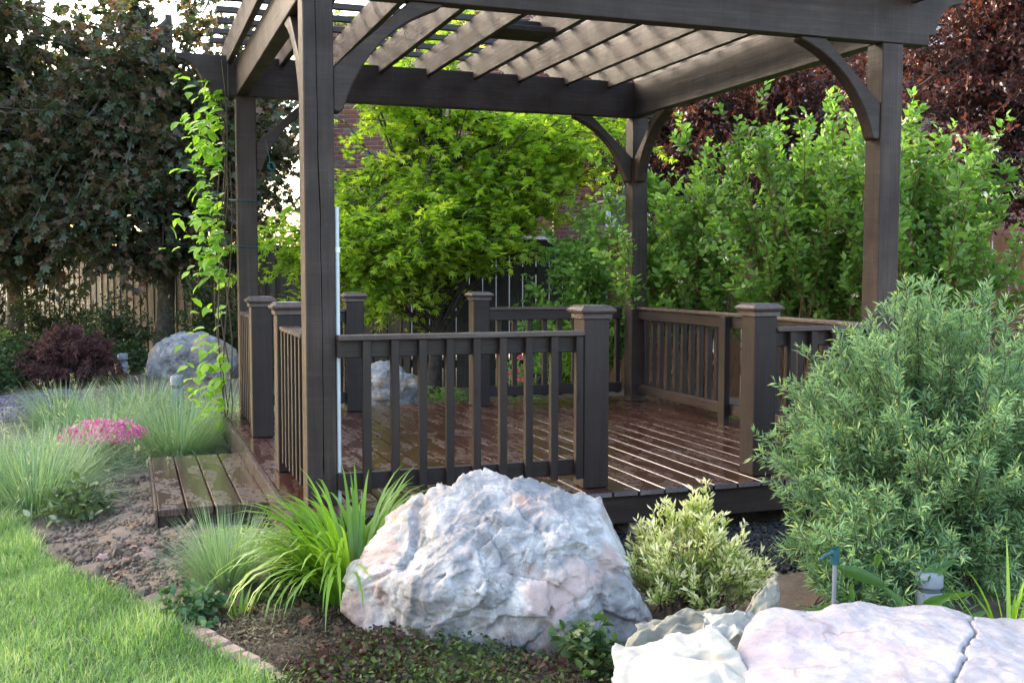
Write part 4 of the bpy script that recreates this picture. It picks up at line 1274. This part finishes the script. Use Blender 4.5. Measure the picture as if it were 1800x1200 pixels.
# ------------------------------------------------------------------ grasses and blades
def tuft(name, label, base, n, Lr, W, lean, mat, tint=(0.1, .9), spread=.05, seg=5, curl=(.5, 1.4), heads=0, cat='grass', group=None, bias=None):
    e = empty(name, tuple(base), label, cat, group)
    a = rng.uniform(0, 2 * np.pi, n)
    if bias is not None: a = bias[0] + rng.normal(0, bias[1], n)
    dirn = np.stack([np.cos(a), np.sin(a)], 1)
    root = np.array(base)[None] + np.concatenate([dirn * (rng.uniform(0, 1, (n, 1)) ** .5) * spread, np.zeros((n, 1))], 1)
    L = rng.uniform(*Lr, n); ln = rng.uniform(0, 1, n) ** .8 * lean
    V, F, k = blades(root, dirn, L, np.full(n, W), ln, rng.uniform(*curl, n) * (ln / lean * .7 + .3), seg)
    t = np.repeat(rng.uniform(*tint, n), k)
    o = obj('blade_mass', tri_mesh('blades', V, F, mat, t), e); o['kind'] = 'stuff'
    if heads:
        tip = V.reshape(n, k, 3)[:, -1][rng.choice(n, heads)]
        q = np.repeat(tip, 6, 0) + rng.normal(0, .012, (heads * 6, 3)) * [.25, .25, 2.2]
        h = obj('seed_head', leaf_mesh('heads', T_lance(.14), q, rand_dir(len(q), .5, 1), rand_dir(len(q)), np.full(len(q), .030), np.full(len(q), .99), mat), e); h['kind'] = 'stuff'
    return e
tuft('fescue_tuft', 'grey green fescue tuft in front of the step', (-.33, -.34, -.22), 950, (.20, .42), .0035, .85, L_FESCUE, spread=.07, curl=(.3, 1.1))
for i, (x, y, nb, L, lb) in enumerate([(-.36, 3.35, 1300, (.35, .60), 'broad fescue clump between the pink flowers and the deck'),
                       (-.02, 4.15, 1000, (.35, .60), 'fescue clump growing against the vine post'),
                       (-.85, 4.1, 1100, (.30, .52), 'fescue clump behind the pink flowers'),
                       (-1.12, 2.75, 1100, (.30, .52), 'fescue clump between the pink flowers and the lawn'),
                       (-1.22, 1.85, 1200, (.35, .58), 'fescue clump at the lawn edge beside the small pale leaved plant'),
                       (-1.45, 2.3, 900, (.30, .52), 'fescue clump standing in the lawn edge'),
                       (-1.22, 5.1, 900, (.30, .52), 'fescue clump beside the lavender flowers'),
                       (-.55, 5.2, 1000, (.35, .55), 'fescue clump in front of the dark red mound')]):
    tuft('fescue_clump', lb, (x, y, ground_z(x, y)), nb, L, .0055, 1.15, L_FESCUE, spread=.25, curl=(.8, 2.0), heads=45, tint=(.2, .95), group='fescue clumps of the flower bed')
def blade_plant(name, label, base, n, Lr, W, lean, mat, spread=.05, seg=7, curl=(.9, 1.9), cat='plant', nvar=14, sharp=1.5, avoid=None):
    """every blade is an object of its own"""
    e = empty(name, tuple(base), label, cat)
    var = []
    for i in range(nvar):
        L = rng.uniform(*Lr); ln = lean * (i + .5) / nvar
        V, F, k = blades(np.zeros((1, 3)), np.array([[1., 0]]), np.array([L]), np.array([W * rng.uniform(.8, 1.15)]), np.array([ln * .55 + .05]), np.array([rng.uniform(*curl) * (ln / lean * .4 + .6)]), seg, power=sharp)
        V = np.array(V)
        var.append(tri_mesh('leaf_blade', V, F, mat, np.full(len(V), rng.uniform(0, .45))))
    for j in range(n):
        me = var[int(rng.integers(nvar))]
        a = rng.uniform(0, 2 * math.pi)
        while avoid and math.cos(a) * avoid[0] + math.sin(a) * avoid[1] > .35: a = rng.uniform(0, 2 * math.pi)
        r = spread * math.sqrt(rng.uniform())
        s = rng.uniform(.75, 1.12)
        mw = Matrix.Translation((base[0] + r * math.cos(a), base[1] + r * math.sin(a), base[2])) @ Matrix.Rotation(a + rng.normal(0, .5 if not avoid else .3), 4, 'Z') @ Matrix.Scale(s, 4)
        obj('blade', me, e, mw=mw)
    return e
blade_plant('daylily', 'dense bright green daylily clump left of the large boulder', (.15, -.58, -.22), 298, (.46, .70), .021, .85, L_LILY, spread=.15, curl=(1.9, 3.1), sharp=1.5, avoid=(.75, -.66))
blade_plant('iris_seedling', 'small yellow green iris with few blades in the mulch', (-.315, -.75, -.25), 9, (.12, .20), .014, .9, L_LILY, spread=.015, curl=(.1, .5), nvar=5)
blade_plant('daylily', 'sparse daylily with a few arching blades behind the white slab', (2.12, -2.02, -.24), 16, (.32, .52), .016, .95, L_LILY, spread=.04, curl=(.4, 1.0), nvar=8)

def leafy(name, label, base, n, r, h, T, size, mat, cat='plant', stem=M['greenstem'], nleaf=3, flat=.6):
    ends = dome(n, base, (r, r, h), .1, .4)
    e, st = shrub(name, label, cat, base, ends, .0022, 2, size * .8, nleaf, T, size, mat, stem, spread_base=.02, flat=flat, tmin=.6)
    return e
leafy('columbine_plant', 'low blue green leafy plant at the end of the brick edging', (-.49, -.70, -.25), 75, .17, .20, T_ovate(.85), .034, L_BLUELEAF, nleaf=4)
leafy('pale_leaved_plant', 'small wilting pale leaved plant in the bare soil', (-.97, 1.32, -.22), 60, .22, .20, T_ovate(.6), .05, leaf_mat('pale silvery leaves', [(0, (.06, .10, .04)), (.7, (.14, .19, .08)), (1, (.42, .42, .34))], .3))
leafy('broad_leaf_plant', 'dark green strap leaved plant behind the white slab', (1.93, -1.72, -.25), 22, .22, .24, T_ovate(.26), .17, leaf_mat('strap leaves', [(0, (.05, .12, .03)), (1, (.11, .21, .05))], .35), nleaf=1, flat=.5)
leafy('round_leaf_plant', 'small plant with round green leaves against the foot of the boulder', (.76, -1.60, -.25), 60, .17, .20, T_ovate(.85), .042, leaf_mat('round leaves', [(0, (.045, .085, .035)), (.7, (.085, .14, .05)), (1, (.10, .06, .055))], .3), nleaf=3)
# pink thrift
e = leafy('thrift_clump', 'clump of small pink flowers among the fescue', (-.86, 2.98, -.24), 120, .30, .20, T_lance(.12), .07, L_FESCUE, nleaf=4, cat='flowers')
ends = dome(230, (-.86, 2.98, -.08), (.32, .30, .16), .25, .3)
q = np.repeat(ends, 7, 0) + rng.normal(0, .008, (230 * 7, 3))
o = obj('blossom_mass', leaf_mesh('blossoms', T_small(.9), q, rand_dir(len(q)), rand_dir(len(q), .2, 1), np.full(len(q), .020), rng.uniform(0, 1, len(q)), M['pink']), e); o['kind'] = 'stuff'
# lavender carpet
def carpet(name, label, cat, spots, n, T, size, mat, zr=.05, up=.6, lift=0.0):
    P = []
    w = np.array([s[2] * s[3] for s in spots]); w = w / w.sum()
    for s, f in zip(spots, w):
        k = int(n * f); a = rng.uniform(0, 2 * np.pi, k); r = np.sqrt(rng.uniform(0, 1, k))
        x = s[0] + s[2] * r * np.cos(a); y = s[1] + s[3] * r * np.sin(a)
        z = gz_arr(np.stack([x, y], 1)) + lift + zr * rng.uniform(.1, 1, k) * (1 - .6 * r ** 3)
        P.append(np.stack([x, y, z], 1))
    P = np.concatenate(P)
    ax = rand_dir(len(P), -.2, .7); nr = nrmz(rand_dir(len(P)) * (1 - up) + np.array([0, 0, up]))
    tn = np.clip(np.array([.5 + .9 * mnoise.noise(Vector(p) * 3.0) for p in P]) * .5 + rng.uniform(0, 1, len(P)) * .5, 0, 1)
    o = obj(name, leaf_mesh(name, T, P, ax, nr, size * rng.uniform(.6, 1.25, len(P)), tn, mat))
    return tag(o, label, cat, kind='stuff')
carpet('lavender_flowers', 'carpet of lavender flowers beside the lawn', 'flowers', [(-1.72, 6.2, .36, .8), (-1.35, 6.8, .3, .4), (.0, 5.2, .25, .3)], 5200, T_small(.8), .026, M['lavender'], zr=.10)
carpet('ground_cover', 'dark purple and green ground cover in front of the boulder', 'ground cover', [(.22, -1.35, .40, .30), (-.02, -1.55, .28, .40), (.50, -1.65, .35, .22), (.32, -1.05, .16, .22), (1.15, -1.72, .12, .12)], 7500, T_ov4(.62), .024, L_COVER, zr=.10, up=.35)
carpet('ground_cover', 'dark purple leaves between the fescue tuft and the daylily', 'ground cover', [(-.10, -.60, .14, .14), (-.06, -.42, .10, .12)], 700, T_ovate(.75), .030, L_COVER, zr=.09, up=.4)
carpet('weed_patch', 'thin green weeds growing in the soil by the step', 'weeds', [(-.12, .30, .24, .26), (-.05, 0.0, .2, .2)], 900, T_lance(.18), .05, L_LILY, zr=.05, up=.1)
carpet('mulch', 'dry straw coloured mulch and leaf bits by the brick edging', 'mulch', [(-.13, -1.10, .30, .45), (-.25, -.80, .2, .2), (.1, -.95, .2, .2)], 11000, T_lance(.26), .024, leaf_mat('mulch bits', [(0, (.03, .022, .018)), (.5, (.10, .075, .045)), (.85, (.24, .19, .11)), (1, (.36, .31, .22))], .05, rough=.9, spec=.2), zr=.022, up=.75)
carpet('fallen_leaves', 'scattered dry brown leaves in the mulch by the brick edging', 'leaves', [(-.16, -1.0, .26, .35), (-.7, .4, .3, .6)], 60, T_norway(), .06, leaf_mat('dry leaves', [(0, (.10, .05, .03)), (.6, (.22, .11, .06)), (1, (.34, .22, .20))], .1, rough=.8), zr=.02, up=.8)
carpet('undergrowth', 'low green undergrowth below the dark maple', 'undergrowth', [(-.75, 9.6, .35, .4), (-2.0, 11.0, 1.0, .7), (1.2, 8.2, .5, .5), (-2.4, 7.7, .55, .8), (-2.3, 9.3, .5, .5), (-1.9, 8.6, .35, .6)], 14000, T_small(.4), .08, L_DARKSHRUB, zr=.42, up=.2)
carpet('undergrowth', 'green weeds behind the back railing', 'undergrowth', [(2.8, 4.3, .6, .35), (3.4, 4.2, .3, .3), (2.3, 5.6, .3, .3), (4.2, 2.6, .5, 1.8)], 4500, T_ovate(.4), .05, L_DOGWOOD, zr=.16, up=.3)

# lawn blades
n = 82000
y = rng.uniform(-1.75, 4.6, n) ; y = -1.75 + (y + 1.75) * rng.uniform(.35, 1, n)
x = edge_x(y) + .05 * rng.normal(0, 1, n) * .6 - rng.uniform(0, 1, n) ** 1.25 * 1.7
x = np.minimum(x, edge_x(y) + .035)
zz = np.array([ground_z(a, b) for a, b in zip(x, y)]) + .018
a = rng.uniform(0, 2 * np.pi, n)
patchy = np.array([mnoise.noise(Vector((u * 3.2, v * 3.2, 0))) for u, v in zip(x, y)])
L = rng.uniform(.028, .078, n) * (1 + .5 * patchy)
V, F, k = blades(np.stack([x, y, zz], 1), np.stack([np.cos(a), np.sin(a)], 1), L, rng.uniform(.0026, .0046, n), rng.uniform(0, .75, n), rng.uniform(.1, 1.3, n), 2)
t = np.clip(.48 + .45 * patchy + rng.normal(0, .25, n), 0, 1)
tag(obj('lawn_grass', tri_mesh('lawn_grass', V, F, L_GRASS, np.repeat(t, k))), 'short bright green lawn grass', 'grass', kind='stuff')

# soil clods in the bare bed
def clods(n, smin, smax, sub, spots, seed):
    g = np.random.default_rng(seed)
    V0, F0 = ico(sub)
    P = []
    for s in spots:
        k = int(n * s[4]); aa = g.uniform(0, 2 * np.pi, k); r = np.sqrt(g.uniform(0, 1, k))
        P.append(np.stack([s[0] + s[2] * r * np.cos(aa) , s[1] + s[3] * r * np.sin(aa)], 1))
    P = np.concatenate(P); P = P[(P[:, 0] > edge_x(P[:, 1]) + .03) & ((P[:, 0] < -.58) | (P[:, 1] < .70) | (P[:, 1] > 2.35)) & (P[:, 0] < -.03 + 9 * (P[:, 1] < -.05))]
    vs, fs = [], []
    for i, p in enumerate(P):
        s = smin + (smax - smin) * g.uniform() ** 2.5
        j = 1 + g.normal(0, .26, len(V0))
        v = V0 * j[:, None] * s * g.uniform(.6, 1.2, 3)
        vs.append(v + [p[0], p[1], ground_z(*p) + s * .25]); fs.append(F0 + i * len(V0))
    return tri_mesh('soil_clods', np.concatenate(vs), np.concatenate(fs), M['soil'])
spots = [(-.80, .85, .45, .55, .35), (-.65, .1, .38, .45, .35), (-.75, 2.0, .3, .6, .15), (-.15, .35, .2, .35, .15)]
tag(obj('soil_clods', clods(5200, .004, .015, 1, spots, 2)), 'loose crumbly soil clods beside the step', 'soil', kind='stuff')
tag(obj('soil_lumps', clods(130, .014, .036, 2, spots, 4)), 'larger soil lumps between the lawn and the step', 'soil', kind='stuff')

# brick edging between lawn and mulch
M['paver'] = plain_mat('pinkish paver', (0.27, 0.175, 0.14), 0.9, var=0.35, scale=40)
ed = empty('brick_edging', (-.35, -1.2, GZ), 'curved row of pinkish bricks edging the lawn', 'edging')
yy = -.66; kk = 0
while yy > -2.4:
    Lb = random.uniform(.085, .11)
    y0, y1 = yy, yy - Lb
    a = Vector((edge_x(y0) + .045, y0, 0)); b = Vector((edge_x(y1) + .045, y1, 0))
    z = ground_z(a.x, a.y) - .006 + random.uniform(-.005, .005)
    dd = (b - a).normalized()
    timber('brick', (a.x + dd.x * .003, a.y + dd.y * .003, z), (b.x - dd.x * .003, b.y - dd.y * .003, z), .078, .06, M['paver'], ed, bev=.008)
    yy = y1

# ------------------------------------------------------------------ vine and ties on the far left post
vine = empty('climbing_vine', (.03, 3.36, -.15), 'bright green climbing vine on the far left pergola post', 'vine')
K = 12
paths = []
for i in range(5):
    zz = np.linspace(-.15, 2.62 if i < 4 else 1.9, K)
    px = .02 - .05 * rng.uniform(0, 1) + .045 * np.sin(zz * rng.uniform(2, 4) + i) ; py = 3.34 + .05 * np.cos(zz * rng.uniform(2, 4) + i * 2) + (i % 3) * .04
    paths.append(np.stack([px, py, zz], 1))
paths = np.array(paths)
obj('stem', tube_mesh('vine_stems', paths, np.full(paths.shape[:2], .0045), M['twig'], 5), vine)
V, F = T_ovate(.6, .12, .18)
vl = [tri_mesh('vine_leaf', V, F, L_VINE, np.full(len(V), t)) for t in (0.0, .15, .3)]
bands = [(2.42, .10, 30), (2.15, .16, 50), (1.93, .15, 40), (1.52, .20, 70), (1.25, .2, 60), (1.05, .1, 14), (.80, .08, 8), (.55, .12, 22), (.30, .15, 34), (.08, .15, 30)]
for (z, s, n) in bands:
    for i in range(n):
        out = abs(random.gauss(0, 1)) * .135
        p = (.03 - out - .02, 3.36 + random.gauss(0, .08), z + random.gauss(0, s * .55))
        d = Vector((-random.uniform(.2, 1), random.gauss(0, .6), random.gauss(-.15, .4))).normalized()
        up = Vector((random.gauss(0, .35), random.gauss(-.3, .35), 1)).normalized()
        yv = d; zv = (up - d * up.dot(d)).normalized(); xv = yv.cross(zv)
        s_ = random.uniform(.07, .12)
        mw = Matrix((xv * s_, yv * s_, zv * s_)).transposed().to_4x4(); mw.translation = p
        obj('leaf', random.choice(vl), vine, mw=mw)
M['teal'] = plain_mat('teal plastic', (0.008, 0.075, 0.09), 0.4, var=0.15)
def ring_tie(z, label):
    x0, x1, y0, y1 = XA - .008, XA + PW + .006, YB - .006, YB + PW + .006
    P = np.array([[(x0, y0, z + .006), (x1, y0, z - .004), (x1, y1, z), (x0, y1, z + .005), (x0 - .05, (y0 + y1) / 2, z + .01), (x0, y0, z + .006)]])
    o = obj('plant_tie', tube_mesh('plant_tie', P, np.full(P.shape[:2], .0045), M['teal'], 6))
    tag(o, label, 'tie')
ring_tie(1.61, 'upper teal plant tie looped round the vine post')
ring_tie(1.275, 'lower teal plant tie looped round the vine post')
rp = empty('hanging_cord', (.33, 3.33, 2.0), 'teal cord with a coiled loop hanging from the far left brace', 'cord')
tube_obj('cord', [(.30, 3.31, 2.06), (.315, 3.31, 1.98), (.33, 3.31, 1.90)], .0035, M['teal'], rp, 6)
an = np.linspace(0, 2 * np.pi * 3, 40)
tube_obj('coil', np.stack([.33 + .022 * np.cos(an) + .001 * an, 3.31 + .004 * np.sin(an * .33), 1.87 + .03 * np.sin(an)], 1), .004, M['teal'], rp, 6)
tube_obj('cord_end', [(.335, 3.31, 1.84), (.338, 3.31, 1.74), (.338, 3.31, 1.64)], .002, M['teal'], rp, 5)

# ------------------------------------------------------------------ path lights, riser
M['greyplastic'] = plain_mat('grey bollard plastic', (0.20, 0.215, 0.24), 0.5, var=0.08)
def bollard(p, h, r, label):
    e = empty('path_light', p, label, 'path light', 'grey bollard path lights')
    n = 20
    def lathe(name, prof, mat):
        rings = [[(rr * math.cos(2 * math.pi * i / n), rr * math.sin(2 * math.pi * i / n), z) for i in range(n)] for rr, z in prof]
        V, F = loft(rings)
        return obj(name, pydata(name, V, F, mat, True), e, loc=p)
    lathe('body', [(0, -.02), (r, -.02), (r, h * .7), (r * .98, h * .7)], M['greyplastic'])
    lathe('lens', [(r * .9, h * .7 - .004), (r * .9, h * .78)], M['glass'])
    lathe('hood', [(r * 1.06, h * .78), (r * 1.06, h * .95), (r * .9, h), (0, h * 1.01)], M['greyplastic'])
bollard((-.75, 8.9, -.22), .32, .058, 'grey bollard path light beside the dark red mound')
bollard((-.28, 5.2, -.22), .38, .055, 'grey bollard path light standing among the fescue clumps')
bollard((2.13, -1.62, -.26), .24, .048, 'grey bollard path light under the feathery willow')
ri = empty('irrigation_riser', (1.715, -1.607, -.26), 'irrigation riser pipe with a teal head beside the willow', 'riser')
tube_obj('pipe', [(1.715, -1.607, -.28), (1.715, -1.607, -.1), (1.715, -1.607, .05)], .008, M['greyplastic'], ri)
tube_obj('valve_head', [(1.715, -1.607, .045), (1.715, -1.607, .065), (1.715, -1.607, .08), (1.715, -1.607, .10)], .017, M['teal'], ri)
tube_obj('valve_arm', [(1.70, -1.607, .085), (1.67, -1.61, .08), (1.65, -1.61, .065)], .006, M['teal'], ri)
